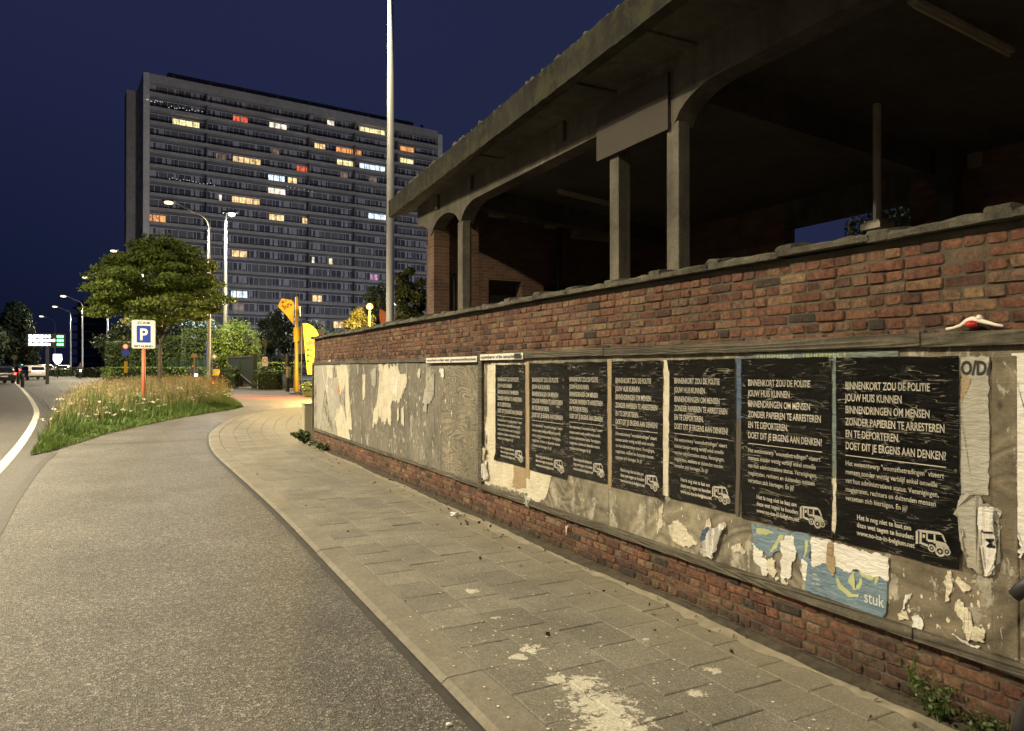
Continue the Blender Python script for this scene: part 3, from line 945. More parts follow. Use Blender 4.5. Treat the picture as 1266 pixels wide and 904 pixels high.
def scrap(name, pts, mat, parent, lift=.002, amp=.006, seed=0, sub=None, curl=0.0):
    """paper pasted on the board; pts are (y, z) in the wall plane"""
    ring = ragged(pts, amp, seed, sub)
    bm = bmesh.new(); r_ = random.Random(seed)
    f = bm.faces.new([bm.verts.new((PX - lift, p.x, p.y)) for p in ring])
    bmesh.ops.triangulate(bm, faces=[f])
    if curl:
        for v in bm.verts:
            if r_.random() < .5: v.co.x -= curl * r_.random()
    bmesh.ops.recalc_face_normals(bm, faces=bm.faces[:])
    if bm.faces[0].normal.x > 0: bmesh.ops.reverse_faces(bm, faces=bm.faces[:])
    me = bpy.data.meshes.new(name); bm.to_mesh(me); bm.free(); me.materials.append(mat)
    o = bpy.data.objects.new(name, me); link(o, parent)
    md = o.modifiers.new('thickness', 'SOLIDIFY'); md.thickness = .0008; md.offset = -1 if False else 1
    return o
def pq(*uv):
    return [(onX(u, v, PX).y, onX(u, v, PX).z) for u, v in uv]

lb = thing('notice_board', 'bare grey plywood notice board with torn remains at the wall\'s far end', 'notice board')
rb = thing('notice_board', 'nearer plywood notice board carrying the row of black posters', 'notice board')
Y_L = WEND - .03
sheets_l = [Y_L, wy(432), wy(481), wy(546), Y_POST]
for a, b, m in zip(sheets_l, sheets_l[1:], (M['ply_e'], M['ply_a'], M['ply_a'], M['ply_b'])):
    panel(lb, b, a, m)
ys = [Y_POST, wy(752), wy(1030), 1.45, 0.75]
for a, b, m in zip(ys, ys[1:], (M['ply_c'], M['ply_c'], M['ply_d'], M['ply_d'])):
    panel(rb, b, a, m)
def rail(parent, y0, y1, z0, z1, d, name='rail', mat='timber'):
    # a long batten in planks end to end, slightly uneven
    y = y1; 
    while y > y0:
        n = max(y0, y - random.uniform(1.9, 2.8))
        mb = MB(); dx = random.uniform(-.004, .004); dz = random.uniform(-.003, .003)
        k = 7; vs_ = []
        for i in range(k):
            yy = lerp(y - .003, n + .003, i / (k - 1))
            j = lambda s=.0022: random.uniform(-s, s)
            vs_ += [(WX - d + dx + j(), yy, z0 + dz + j()), (WX - d + dx + j(), yy, z1 + dz + j()), (WX + .002, yy, z1 + dz), (WX + .002, yy, z0 + dz)]
        fs = [(i * 4 + q, i * 4 + (q + 1) % 4, i * 4 + 4 + (q + 1) % 4, i * 4 + 4 + q) for i in range(k - 1) for q in range(4)]
        fs += [(0, 1, 2, 3), (k * 4 - 1, k * 4 - 2, k * 4 - 3, k * 4 - 4)]
        mb.add(vs_, [f[::-1] for f in fs]); mb.build(name, M[mat], parent, bevel=.003)
        y = n
rail(lb, Y_POST + .03, Y_L, Z_RB, Z_RT - .02, .045)
rail(rb, Y0, Y_POST - .03, Z_RB + .004, Z_RT - .006, .052)
rail(lb, Y_POST + .03, Y_L, Z_BB, Z_BT, .040, 'bottom_rail')
rail(rb, Y0, Y_POST - .03, Z_BB, Z_BT + .005, .050, 'bottom_rail')
MB().box(WX - .055, WX, Y_POST - .045, Y_POST + .045, Z_BB - .01, Z_RT + .015).build('post', M['timber'], lb, bevel=.005)
MB().box(WX - .030, WX, wy(1243) - .05, wy(1243) + .05, Z_BT + .01, Z_RB - .04).build('post', M['ply_d'], rb, bevel=.005)
MB().box(WX - .05, WX, WEND - .05, WEND + .012, Z_BB - .01, Z_RT - .03).build('post', M['timber'], lb, bevel=.005)

# --- torn remains on the far board
S = 0
for uvs, m, amp in (
    ([(392, 449), (404, 449), (404, 470), (398, 500), (396, 530), (392, 528)], 'paper_grey', .03),
    ([(398, 452), (412, 451), (410, 470), (413, 490), (408, 505), (402, 478)], 'paper', .03),
    ([(416, 451), (428, 451), (426, 474), (421, 488), (417, 470)], 'paper', .03),
    ([(418, 498), (424, 502), (434, 545), (424, 542), (414, 520)], 'paper', .03),
    ([(405, 470), (418, 468), (421, 500), (414, 528), (406, 505)], 'paper_grey', .03),
    ([(418, 478), (419.5, 478), (420, 488), (418, 489)], 'orange_ink', .010),
    ([(427, 452), (430, 452), (433, 500), (436, 532), (430, 528), (427, 495)], 'paper', .012),
    ([(417, 520), (431, 522), (432, 545), (418, 540)], 'paper', .02),
    ([(449, 462), (452, 462), (452, 492), (449, 494)], 'paper', .012),
    ([(468, 452), (493, 452), (493, 466), (504, 463), (502, 478), (494, 497), (487, 494), (484, 500), (483, 527), (479, 512), (475, 522), (470, 516), (461, 527), (463, 508), (470, 490), (472, 470)], 'paper', .03),
    ([(486, 466), (492, 467), (491, 490), (486, 488)], 'paper_white', .012),
    ([(460, 458), (466, 456), (465, 480), (460, 476)], 'paper_grey', .016),
    ([(497, 505), (500, 503), (500, 527), (497, 525)], 'paper', .01),
    ([(492, 505), (494, 505), (494, 520), (492, 520)], 'paper', .008),
    ([(530, 470), (538, 462), (537, 490), (531, 498), (523, 500)], 'paper_grey', .018),
    ([(518, 456), (521, 456), (520, 468), (517, 466)], 'paper', .01),
    ([(545, 455), (549, 456), (550, 467), (546, 465)], 'paper_white', .012),
    ([(526, 495), (529, 492), (528, 510), (524, 508)], 'paper_grey', .012)):
    S += 1
    scrap('paper_remnant', pq(*uvs), M[m], lb, .0015 + .0005 * S, amp, S, None, .004)
rr = random.Random(77)
mbp = MB()
for k in range(330):
    u = rr.choice([rr.uniform(394, 436), rr.uniform(394, 436), rr.uniform(445, 560)]); v = rr.uniform(455, 560)
    p = onX(u, v, PX)
    if not (Z_BT + .03 < p.z < Z_RB - .03): continue
    q = rr.uniform(.006, .028)
    mbp.add([(PX - .0014, p.y + math.cos(t) * q * rr.uniform(.3, 1), p.z + math.sin(t) * q * rr.uniform(.6, 1.9)) for t in (0, 1, 2, 3, 4, 5)], [(5, 4, 3, 2, 1, 0)], rr.choice((0, 0, 1)))
tag(mbp.build('paper_crumbs', [M['paper'], M['paper_grey']], lb), kind='stuff')

# --- backing papers and remains on the near board
back = thing('torn_backing_paper', 'cream paper sheet with ragged left edge behind the farthest black posters', 'paper')
scrap('paper_sheet', pq((603, 452), (617, 449), (625, 449), (656, 452), (664, 560), (683, 589), (680, 600), (676, 610), (672, 620), (655, 619), (652, 609), (640, 608), (620, 602), (600, 597), (600, 580), (606, 570), (598, 560), (606, 545), (600, 530), (607, 500), (605, 470)), M['paper'], back, .004, .012, 201)
scrap('curled_flap', pq((598, 575), (604, 570), (606, 590), (600, 594)), M['paper_white'], back, .020, .008, 202, None, .03)
scrap('curled_flap', pq((597, 552), (604, 556), (600, 566), (603, 572)), M['paper'], back, .02, .008, 203, None, .03)
scrap('curled_flap', pq((651, 610), (655, 613), (659, 616), (655, 627), (652, 622)), M['paper_white'], back, .02, .006, 204, None, .03)
scrap('stain_patch', pq((636, 573), (651, 577), (651, 604), (633, 601), (636, 590)), M['paper_tan'], back, .0062, .010, 205)
strips = [
    ('brown_strip', (651, 447), (655, 447), (655.5, 592), (651.5, 590), 'paper_tan'),
    ('tan_strip', (752, 444), (757, 444), (757, 606), (752.5, 603), 'paper_tan'),
    ('cream_strip', (822, 445), (829, 445), (827, 614), (820, 612), 'paper')]
for nme, a, b, c, d, m in strips:
    scrap('paper_strip', pq(a, b, c, d), M[m], rb, .0085, .0035, hash(nme[0]) & 63)
scrap('paper_strip', pq((912, 443), (918, 443), (919, 520), (912.5, 520)), M['paper_navy'], rb, .0092, .002, 301)
scrap('paper_strip', pq((912, 519), (918.5, 519), (914, 638), (910, 636)), M['inner_board'], rb, .0088, .002, 302)
scrap('paper_strip', pq((1030, 443), (1036, 443), (1036, 640), (1030, 638)), M['paper_teal'], rb, .0085, .002, 303)
scrap('paper_strip', pq((1031, 590), (1036, 590), (1035, 660), (1029, 655)), M['paper'], rb, .0105, .008, 304)
scrap('paper_strip', pq((933, 437), (1112, 432.5), (1112, 441), (933, 445)), M['paper_teal'], rb, .0070, .002, 305)
scrap('paper_strip', pq((903, 443), (935, 442), (935, 446), (903, 448)), M['paper_navy'], rb, .0075, .002, 306)
# grey papers right of the last poster
gp_ = thing('torn_grey_paper', 'grey torn paper with black letters at its top beside the largest black poster', 'paper')
scrap('paper_sheet', pq((1186, 442), (1223, 441), (1223, 612), (1188, 610)), M['paper_grey'], gp_, .005, .003, 310)
scrap('stain_patch', pq((1188, 462), (1202, 470), (1196, 485), (1188, 500)), M['paper_tan'], gp_, .0065, .006, 311)
tp = thing('torn_paper', 'crinkled translucent torn sheet hanging low beside the largest black poster', 'paper')
scrap('paper_sheet', pq((1190, 612), (1212, 612), (1218, 622), (1234, 628), (1240, 650), (1232, 665), (1236, 690), (1230, 712), (1216, 712), (1205, 703), (1196, 700), (1190, 672)), M['paper_grey'], tp, .010, .010, 312, None, .015)
scrap('printed_strip', pq((1214, 628), (1232, 626), (1234, 700), (1222, 712)), M['paper_white'], tp, .030, .006, 313, None, .008)
scrap('paper_remnant', pq((1252, 437), (1290, 436), (1290, 640), (1262, 690), (1252, 580), (1256, 520)), M['paper_white'], rb, .007, .012, 314)
# blue posters and the white one over them
b1 = thing('blue_poster', 'torn blue poster with lime drawing lines, its middle ripped away to brown plywood', 'poster')
scrap('paper_sheet', pq((931, 648), (1003, 662), (1004, 668), (1000, 700), (990, 692), (986, 676), (978, 664), (966, 678), (952, 688), (940, 680), (931, 668)), M['paper_blue'], b1, .006, .009, 320)
for q in (((936, 652), (952, 655), (958, 659), (948, 661), (936, 659)), ((966, 660), (970, 662), (962, 676), (952, 684), (958, 672)), ((996, 668), (1000, 668), (998, 684), (994, 690))):
    scrap('drawn_line', pq(*q), M['ink_lime'], b1, .0072, .003, 321)
for k_, q in enumerate((((932, 670), (941, 676), (950, 700), (944, 712), (938, 694), (932, 692)), ((951, 690), (960, 694), (956, 712), (950, 706)), ((966, 668), (980, 662), (984, 690), (976, 714), (968, 720), (966, 700)), ((958, 712), (974, 718), (972, 724), (960, 720)), ((992, 690), (1001, 700), (1000, 722), (994, 716)))):
    scrap('paper_remnant', pq(*q), M[('paper_white', 'paper', 'paper_white', 'paper', 'paper_white')[k_]], rb, .0055 + .0006 * k_, .012, 330 + k_)
b2 = thing('blue_poster', 'lower blue poster with lime swirls and white lettering above the bottom rail', 'poster')
scrap('paper_sheet', pq((1000, 690), (1098, 716), (1096, 757), (1090, 765), (1050, 748), (996, 729)), M['paper_blue'], b2, .009, .0015, 340)
for q in (((1036, 712), (1041, 722), (1055, 734), (1063, 733), (1062, 738), (1050, 737), (1038, 727), (1034, 716)), ((1055, 706), (1058, 706), (1053, 716), (1058, 724), (1063, 720), (1064, 713), (1067, 716), (1064, 727), (1057, 729), (1049, 718)), ((1063, 707), (1070, 704), (1080, 710), (1081, 716), (1076, 716), (1066, 712)), ((1086, 708), (1089, 706), (1087, 716), (1083, 724), (1082, 718))):
    scrap('drawn_line', pq(*q), M['ink_lime'], b2, .0104, .0022, 341)
w1 = thing('white_paper', 'torn blank white sheet pasted just above the blue lettered poster', 'paper')
scrap('paper_sheet', pq((1004, 664), (1030, 670), (1040, 672), (1099, 688), (1099, 718), (1075, 711), (1062, 704), (1046, 706), (1036, 700), (1030, 704), (1022, 696), (1005, 700)), M['paper_white'], w1, .0105, .005, 350)
scrap('stain_patch', pq((1026, 668), (1031, 668), (1034, 700), (1030, 712), (1024, 696)), M['paper_tan'], w1, .0135, .006, 351)
# crooked little flyer and other remains on the lower board
fl = thing('torn_flyer', 'small white torn flyer corner sticking out crookedly under the fifth black poster', 'paper')
scrap('paper_sheet', pq((868, 682), (873, 668), (880, 655), (898, 645), (890, 672), (882, 691)), M['paper_white'], fl, .016, .005, 360, None, .02)
scrap('paper_remnant', pq((872, 672), (878, 655), (876, 650), (870, 655), (867, 668)), M['paper_navy'], fl, .010, .005, 361)
for k_, (q, m) in enumerate(((((815, 628), (820, 622), (818, 650), (813, 660)), 'paper'), (((826, 650), (838, 642), (850, 655), (862, 672), (846, 676), (832, 668)), 'paper'),
        (((872, 650), (877, 640), (880, 650), (876, 668), (871, 662)), 'paper'), (((904, 676), (912, 671), (922, 680), (908, 684)), 'paper'),
        (((1114, 756), (1119, 735), (1127, 733), (1118, 752)), 'paper_white'), (((1109, 757), (1120, 754), (1124, 765), (1112, 766)), 'paper'), (((1127, 762), (1136, 759), (1142, 772), (1138, 783), (1128, 776)), 'paper_white'),
        (((1171, 705), (1176, 705), (1177, 722), (1173, 742), (1169, 744), (1172, 722)), 'paper'), (((1180, 718), (1184, 712), (1200, 726), (1192, 732)), 'paper'),
        (((1183, 742), (1187, 740), (1198, 752), (1200, 772), (1218, 778), (1217, 793), (1196, 792), (1188, 775), (1192, 768), (1183, 760)), 'paper'),
        (((1175, 781), (1180, 783), (1200, 795), (1212, 798), (1208, 801), (1190, 794)), 'paper_white'), (((1236, 778), (1240, 776), (1250, 790), (1246, 808), (1238, 806), (1241, 795)), 'paper_white'),
        (((700, 650), (704, 648), (700, 662)), 'paper'), (((1232, 758), (1238, 756), (1240, 762), (1234, 763)), 'paper'), (((1241, 740), (1244, 740), (1243, 748)), 'paper'))):
    scrap('paper_remnant', pq(*q), M[m], rb, .003 + .0003 * k_, .006, 400 + k_, None, .004)
rr = random.Random(55); mbp = MB()
for k in range(150):
    u = rr.uniform(700, 1235); lo = 560 + (u - 600) * .21; v = lo + rr.uniform(10, 110)
    p = onX(u, v, PX)
    if not (Z_BT + .03 < p.z < .68): continue
    q = rr.uniform(.003, .013)
    mbp.add([(PX - .0012, p.y + math.cos(t) * q * rr.uniform(.3, 1), p.z + math.sin(t) * q * rr.uniform(.6, 1.9)) for t in (0, 1, 2, 3, 4, 5)], [(5, 4, 3, 2, 1, 0)])
tag(mbp.build('paper_crumbs', M['paper'], rb), kind='stuff')

# ------------------------------------------------------------------ lettering
def text_mesh(lines, mat, name='lettering', bold=0.0, sx=None):
    """lines: (text, x, y, size, width or None); x right, y up; returns one mesh"""
    mb = MB(); scale = sx
    for txt, x, y, size, width in lines:
        cu = bpy.data.curves.new('t', 'FONT'); cu.body = txt; cu.size = size; cu.offset = bold; cu.resolution_u = 3 if size > .045 else 2
        o = bpy.data.objects.new('t', cu); COL.objects.link(o)
        bpy.context.view_layer.update()
        me = o.to_mesh()
        co = [v.co.copy() for v in me.vertices]; fs = [tuple(p.vertices) for p in me.polygons]
        o.to_mesh_clear(); bpy.data.objects.remove(o); bpy.data.curves.remove(cu)
        if not co: continue
        w = max(c.x for c in co)
        s = (width / w) if width else (scale or 1.0)
        scale = s if scale is None else scale
        mb.add([(x + c.x * s, y + c.y, 0) for c in co], fs)
    return mb.mesh(name, mat)
WALLM = Matrix(((0, 0, -1, 0), (-1, 0, 0, 0), (0, 1, 0, 0), (0, 0, 0, 1)))    # x right = -Y, y up = Z, z out = -X
def on_wall(y, z, out): 
    return Matrix.Translation((PX - out, y, z)) @ WALLM
PW, PH = 0.652, 0.965
headl = ['BINNENKORT ZOU DE POLITIE', 'JOUW HUIS KUNNEN', 'BINNENDRINGEN OM MENSEN', 'ZONDER PAPIEREN TE ARRESTEREN', 'EN TE DEPORTEREN.', 'DOET DIT JE ERGENS AAN DENKEN?']
hx = 0.058
tmp_s = None
HZ = [PH - .145 - i * .0627 - .019 for i in range(6)]
lines = [(headl[5], hx, HZ[5], .054, .535)] + [(t_, hx, z_, .054, None) for t_, z_ in zip(headl[:5], HZ)]
def line_meshes(ls, name, bold):
    first = text_mesh([ls[0]], M['poster_text'], name, bold)
    cu = bpy.data.curves.new('t', 'FONT'); cu.body = ls[0][0]; cu.size = ls[0][3]; cu.offset = bold; o = bpy.data.objects.new('t', cu); COL.objects.link(o); bpy.context.view_layer.update()
    w = o.dimensions.x; bpy.data.objects.remove(o); s = ls[0][4] / w
    return [first] + [text_mesh([l], M['poster_text'], name, bold, s) for l in ls[1:]]
head_me = line_meshes(lines, 'heading_line', .0011)
body = ['Het wetsontwerp "woonstbetredingen" viseert', 'mensen zonder wettig verblijf enkel omwille', 'van hun administratieve status. Verenigingen,', 'magistraten, rechters en duizenden mensen', 'verzetten zich hiertegen. En jij?']
BZ = [PH - .562 - i * .0452 for i in range(5)]
blines = [(body[0], hx, BZ[0], .036, .525)] + [(t_, hx, z_, .036, None) for t_, z_ in zip(body[1:], BZ[1:])]
body_me = line_meshes(blines, 'text_line', .0004)
ct = ['Het is nog niet te laat om', 'deze wet tegen te houden:', 'www.no-ice-in-belgium.net']
CZ = [PH - .832 - i * .040 for i in range(3)]
clines = [(ct[2], .125, CZ[2], .034, .315)] + [(t_, .125, z_, .034, None) for t_, z_ in zip(ct[:2], CZ)]
cont_me = line_meshes(clines, 'contact_line', .0010)
rule_me = MB().add([(hx, PH - .512, 0), (hx + .535, PH - .512, 0), (hx + .535, PH - .508, 0), (hx, PH - .508, 0)], [(0, 1, 2, 3)]).mesh('rule_line', M['rule_ink'])
# the small drawing of a van in the corner, in white line work
vb = MB()
def vq(*p): vb.add([(x, y, 0) for x, y in p], [tuple(range(len(p)))])
vx, vy = .445, .048
for q in (((0, .085), (.012, .097), (.012, .030), (0, .025)), ((.012, .097), (.115, .105), (.135, .094), (.02, .086)), ((.02, .086), (.03, .086), (.03, .032), (.018, .030)),
          ((.052, .087), (.060, .088), (.060, .055), (.052, .053)), ((.060, .060), (.090, .062), (.090, .052), (.060, .048)), ((.088, .09), (.096, .09), (.098, .05), (.088, .045)),
          ((.096, .062), (.145, .060), (.158, .046), (.098, .046)), ((.098, .046), (.158, .046), (.162, .036), (.15, .030), (.145, .038), (.098, .034)), ((.028, .040), (.06, .036), (.06, .024), (.028, .030)),
          ((.125, .090), (.135, .094), (.148, .064), (.140, .064)), ((.034, .078), (.046, .079), (.046, .064), (.034, .062))):
    vq(*[(vx + a, vy + b) for a, b in q])
for cx_, cy_, r0_ in ((.118, .016, .024), (.150, .022, .018), (.078, .022, .018)):
    n = 14
    ring = [(vx + cx_ + r0_ * math.cos(6.283 * i / n), vy + cy_ + r0_ * math.sin(6.283 * i / n), 0) for i in range(n)] + [(vx + cx_ + r0_ * .62 * math.cos(6.283 * i / n), vy + cy_ + r0_ * .62 * math.sin(6.283 * i / n), 0) for i in range(n)]
    vb.add(ring, [(i, (i + 1) % n, (i + 1) % n + n, i + n) for i in range(n)])
    vb.add([(vx + cx_ + r0_ * .3 * math.cos(6.283 * i / 8), vy + cy_ + r0_ * .3 * math.sin(6.283 * i / 8), 0) for i in range(8)], [tuple(range(8))])
van_me = vb.mesh('vehicle_drawing', M['poster_text'])
posters = [
    (613.5, 'farthest black poster with white text, on cream paper beside the wooden post'),
    (655.5, 'second black poster from the wooden post, its right edge overlapped by its neighbour'),
    (701.5, 'black poster third from the wooden post, crumpled with a dark tear at its left edge'),
    (757.5, 'black poster between the tan paper strip and the cream paper strip'),
    (829, 'black poster between the cream paper strip and the dark blue paper strip'),
    (918, 'black poster right of the dark blue strip, above the torn blue poster'),
    (1035.5, 'nearest, largest looking black poster, right of the teal paper strip')]
ends = [650.5, 702, 752, 821, 910, 1029.5, 1187.5]
tops = [451, 449.5, 448, 447, 445, 443.5, 442.5]
nx, ny = 22, 30
for k, ((u0, lab), u1, tv) in enumerate(zip(posters, ends, tops)):
    y0_, y1_ = wy(u0), wy(u1)
    w = y0_ - y1_; zt = wz(u0, tv); h = zt - wz(u0, (569, 581, 586, 601, 615, 639, 667)[k])
    root = thing('poster', lab, 'poster', (PX - .011 - .0004 * k, y0_, zt - h)); 
    root.matrix_world = on_wall(y0_, zt - h, .0115 + .0003 * k)
    r_ = random.Random(k + 90); vs_ = []
    ph = [r_.uniform(0, 6) for _ in range(6)]
    for j in range(ny + 1):
        for i in range(nx + 1):
            x, y = w * i / nx, h * j / ny
            e = min(i, nx - i) == 0; e2 = min(j, ny - j) == 0
            ax = r_.uniform(-.0018, .0018) if e else 0; ay = r_.uniform(-.0015, .0015) + .002 * math.sin(x * 17 + ph[0]) if e2 else 0
            zc = .0009 * math.sin(y * 61 + 2.2 * math.sin(x * 9 + ph[1]) + ph[2]) + .0006 * math.sin(y * 140 + 3 * math.sin(x * 14 + ph[3]) + ph[4])
            fx_, fy_ = i / nx, j / ny
            cl_ = max(0, (fx_ if k % 2 else 1 - fx_) * 8 - 7) * max(0, (fy_ if k % 3 else 1 - fy_) * 10 - 9)
            vs_.append((x + ax, y + ay, zc - .0016 + .022 * cl_))
    fs = [(j * (nx + 1) + i, j * (nx + 1) + i + 1, (j + 1) * (nx + 1) + i + 1, (j + 1) * (nx + 1) + i) for j in range(ny) for i in range(nx)]
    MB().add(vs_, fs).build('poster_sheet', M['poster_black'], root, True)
    for me in head_me + [rule_me] + body_me + cont_me + [van_me]:
        nm = me.name.split('.')[0]; o = bpy.data.objects.new(nm, me); link(o, root); o.scale = (w / PW, h / PH, 1); o.location = (0, 0, .0006)
# white on blue and on teal, on grey
o = link(bpy.data.objects.new('lettering', text_mesh([('stuk', 0, 0, .085, .112)], M['ink_pale'], 'lettering')), b2)
o.matrix_world = on_wall(wy(1069), wz(1069, 743) + .0, .0112)
o = link(bpy.data.objects.new('small_print', text_mesh([('met', 0, .05, .02, .025), ('muziek', 0, .025, .02, None), ('en dans', 0, 0, .02, None)], M['ink_pale'], 'small_print')), b2)
o.matrix_world = on_wall(wy(1006), wz(1006, 728) + .03, .0112)
o = link(bpy.data.objects.new('lettering', text_mesh([('TRUDEFFECT   TRUDEFFECT', 0, 0, .045, .62)], M['ink_lime'], 'lettering')), rb)
o.matrix_world = on_wall(wy(936), wz(936, 444.5) + .003, .0085)
o = link(bpy.data.objects.new('lettering', text_mesh([('O/D/', 0, 0, .085, .13)], M['ink_black'], 'lettering', .003)), gp_)
o.matrix_world = on_wall(wy(1189), wz(1189, 463), .0075)
o = link(bpy.data.objects.new('lettering', text_mesh([('J M', 0, 0, .05, .07)], M['ink_black'], 'lettering', .001)), tp)
o.matrix_world = on_wall(wy(1222), wz(1222, 655), .036) @ Matrix.Rotation(R(-80), 4, 'Z')

# enamel strips over the rail: free posting area
def strip_sign(u0, u1, vtop, hh, txt, lab, boldpart=None):
    y0_, y1_ = wy(u0), wy(u1); w = y0_ - y1_; zt = wz(u0, vtop)
    root = thing('strip_sign', lab, 'sign'); root.matrix_world = on_wall(y0_, zt - hh, .048)
    MB().box(0, w, 0, hh, -.004, 0).build('plate', M['white_paint'], root, bevel=.001)
    o = link(bpy.data.objects.new('lettering', text_mesh(txt(w, hh), M['ink_black'], 'lettering', .0012)), root); o.location = (0, 0, .0012)
    return root
HS = .062
strip_sign(531, 594.5, 443, HS, lambda w, h: [('voorbehouden aan gemeentediensten', .03, .018, .046, w - .05)], 'narrow white strip sign with black letters above the bare plywood, left of the wooden post')
s2 = strip_sign(598.5, 652, 438.5, HS, lambda w, h: [('openbare vrije aanplakking', .02, .018, .046, w - .03)], 'narrow white strip sign ending in a dark sticker, right of the wooden post')
MB().box(wy(598.5) - wy(641.5), wy(598.5) - wy(649.5), .006, HS - .004, .002, .0028).build('sticker', M['ink_black'], s2)

# white and red plastic scrap on the beam
zb = Z_RT + .003
pb = onX(1206, 412, WX - .05)
bone = thing('plastic_toy', 'white bent plastic scrap with a red centre lying on the beam above the last poster', 'litter', (WX - .035, pb.y, zb))
m_w = plain('white_plastic', (0.72, 0.69, 0.60), 0.45, 0.08, 5)
m_r = plain('red_plastic', (0.42, 0.02, 0.02), 0.4, 0.1, 5)
mb = MB(); mb.tube([(0, .135, .004), (0, .105, .008), (0, .07, .018), (0, .045, .035), (0, .02, .042), (0, -.005, .036), (0, -.035, .026), (0, -.075, .013), (0, -.105, .006)], [.008, .007, .009, .013, .014, .012, .010, .007, .006], 8)
mb.build('bent_arm', m_w, bone, True)
MB().lathe((0, -.008, .040), [(.002, -.004), (.013, 0), (.014, .008), (.009, .018), (.002, .021)], 10).build('knob', m_w, bone, True)
mb = MB().lathe((-.012, .018, .004), [(.006, 0), (.023, .004), (.026, .016), (.020, .028), (.005, .033)], 12); mb.build('red_centre', m_r, bone, True)

# weeds along the foot of the wall
def weed(name, label, base, r, h, n, seed, leafs=.03, cat='plant'):
    root = thing(name, label, cat, base)
    rr = random.Random(seed); st = MB(); P = []
    for k in range(n):
        a = rr.uniform(0, 6.28); d = r * rr.uniform(.2, 1); hh = h * rr.uniform(.35, 1)
        p0 = (rr.uniform(-.02, .02), rr.uniform(-.04, .04), 0); p1 = (math.cos(a) * d * .4 - .02, math.sin(a) * d * .7, hh * .7); p2 = (math.cos(a) * d - .03, math.sin(a) * d, hh)
        st.tube([p0, p1, p2], [.003, .0022, .001], 4)
        for q in range(9):
            t = rr.uniform(.25, 1)
            b_ = Vector(p0).lerp(Vector(p1), t * 2) if t < .5 else Vector(p1).lerp(Vector(p2), t * 2 - 1)
            P.append((min(b_.x + rr.uniform(-.015, .01), .05), b_.y + rr.uniform(-.02, .02), max(.004, b_.z + rr.uniform(-.01, .01))))
    st.build('stems', M['weed'], root)
    leaves('foliage', np.array(P), leafs, M['weed'], root, aspect=.55)
    return root
p = onX(1165, 860, WX - .04)
weed('weed_plant', 'scraggly green weeds growing at the wall foot near the right edge', (WX - .06, 2.03, .01), .11, .20, 22, 4, .026)
weed('weed_plant', 'low dark weed clump in the wall foot corner nearest the camera', (WX - .06, 1.78, .01), .15, .17, 20, 9, .028)
weed('weed_plant', 'thin weed with tiny flowers growing out of the lowest brick courses', (WX - .03, 2.16, .12), .06, .22, 6, 19, .014)
p = gp(384, 549)
weed('weed_plant', 'bright green leafy weed at the corner beside the utility cabinet', (WX - .12, 15.9, .01), .30, .28, 34, 5, .12)
weed('weed_plant', 'dark creeping weed along the wall foot just past the corner', (WX - .07, 14.3, .01), .3, .16, 24, 6, .07)

# ================================================================== DERELICT CONCRETE HALL
hall = thing('derelict_hall', 'open derelict concrete hall with cantilevered roof behind the brick wall', 'building')
BX = 4.40                                         # face of the columns and edge beam
def hy(u): return onX(u, 457, BX).y
YE = 11.75                                        # outer face of the end wall
ZS = 4.50                                         # underside of the overhang
# overhang slab: its edge runs slightly outwards towards the camera
fa, fb = Vector((4.10, 12.95)), Vector((3.10, -4.8))
def fx(y): return lerp(fa.x, fb.x, (12.95 - y) / (12.95 + 4.8))
def strip_y(f0, f1, n, prof_fn):
    mb = MB(); vs_ = []
    for i in range(n + 1):
        y = lerp(f0, f1, i / n); vs_ += prof_fn(y, i)
    k = len(vs_) // (n + 1)
    fs = [(i * k + q, i * k + (q + 1) % k, (i + 1) * k + (q + 1) % k, (i + 1) * k + q) for i in range(n) for q in range(k)]
    fs += [tuple(reversed(range(k))), tuple(n * k + q for q in range(k))]
    mb.add(vs_, fs); return mb
j = lambda s: random.uniform(-s, s)
strip_y(12.95, -4.8, 90, lambda y, i: [(fx(y) + .13, y, ZS), (BX + .02, y, ZS), (BX + .02, y, ZS + .13), (fx(y) + .13, y, ZS + .13)]).build('roof_overhang', M['concrete'], hall)
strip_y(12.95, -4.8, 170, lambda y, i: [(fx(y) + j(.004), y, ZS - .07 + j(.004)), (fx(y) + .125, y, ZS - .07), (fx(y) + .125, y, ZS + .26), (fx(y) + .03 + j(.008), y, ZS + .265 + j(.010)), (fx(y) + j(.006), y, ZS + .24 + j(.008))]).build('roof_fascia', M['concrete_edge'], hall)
strip_y(12.90, -4.8, 260, lambda y, i: [(fx(y) + .015 + j(.01), y, ZS + .235), (fx(y) + .5, y, ZS + .235), (fx(y) + .5, y, ZS + .33 + j(.02)), (fx(y) + .07 + j(.03), y, ZS + .30 + j(.035))]).build('roof_gravel_edge', M['gravel_roof'], hall)
# main roof slab falling to the back, and its ceiling
SL = 0.095
def zc(x): return 4.485 - SL * (x - BX)
for (y0_, y1_) in ((-4.8, 12.2),):
    mb = MB(); x0_, x1_ = BX + .025, 9.2
    mb.add([(x0_, y0_, zc(x0_)), (x1_, y0_, zc(x1_)), (x1_, y1_, zc(x1_)), (x0_, y1_, zc(x0_)), (x0_, y0_, 4.79), (x1_, y0_, zc(x1_) + .22), (x1_, y1_, zc(x1_) + .22), (x0_, y1_, 4.79)],
           [(3, 2, 1, 0), (4, 5, 6, 7), (0, 1, 5, 4), (1, 2, 6, 5), (2, 3, 7, 6), (3, 0, 4, 7)])
    mb.build('roof_slab', M['concrete_dark'], hall)
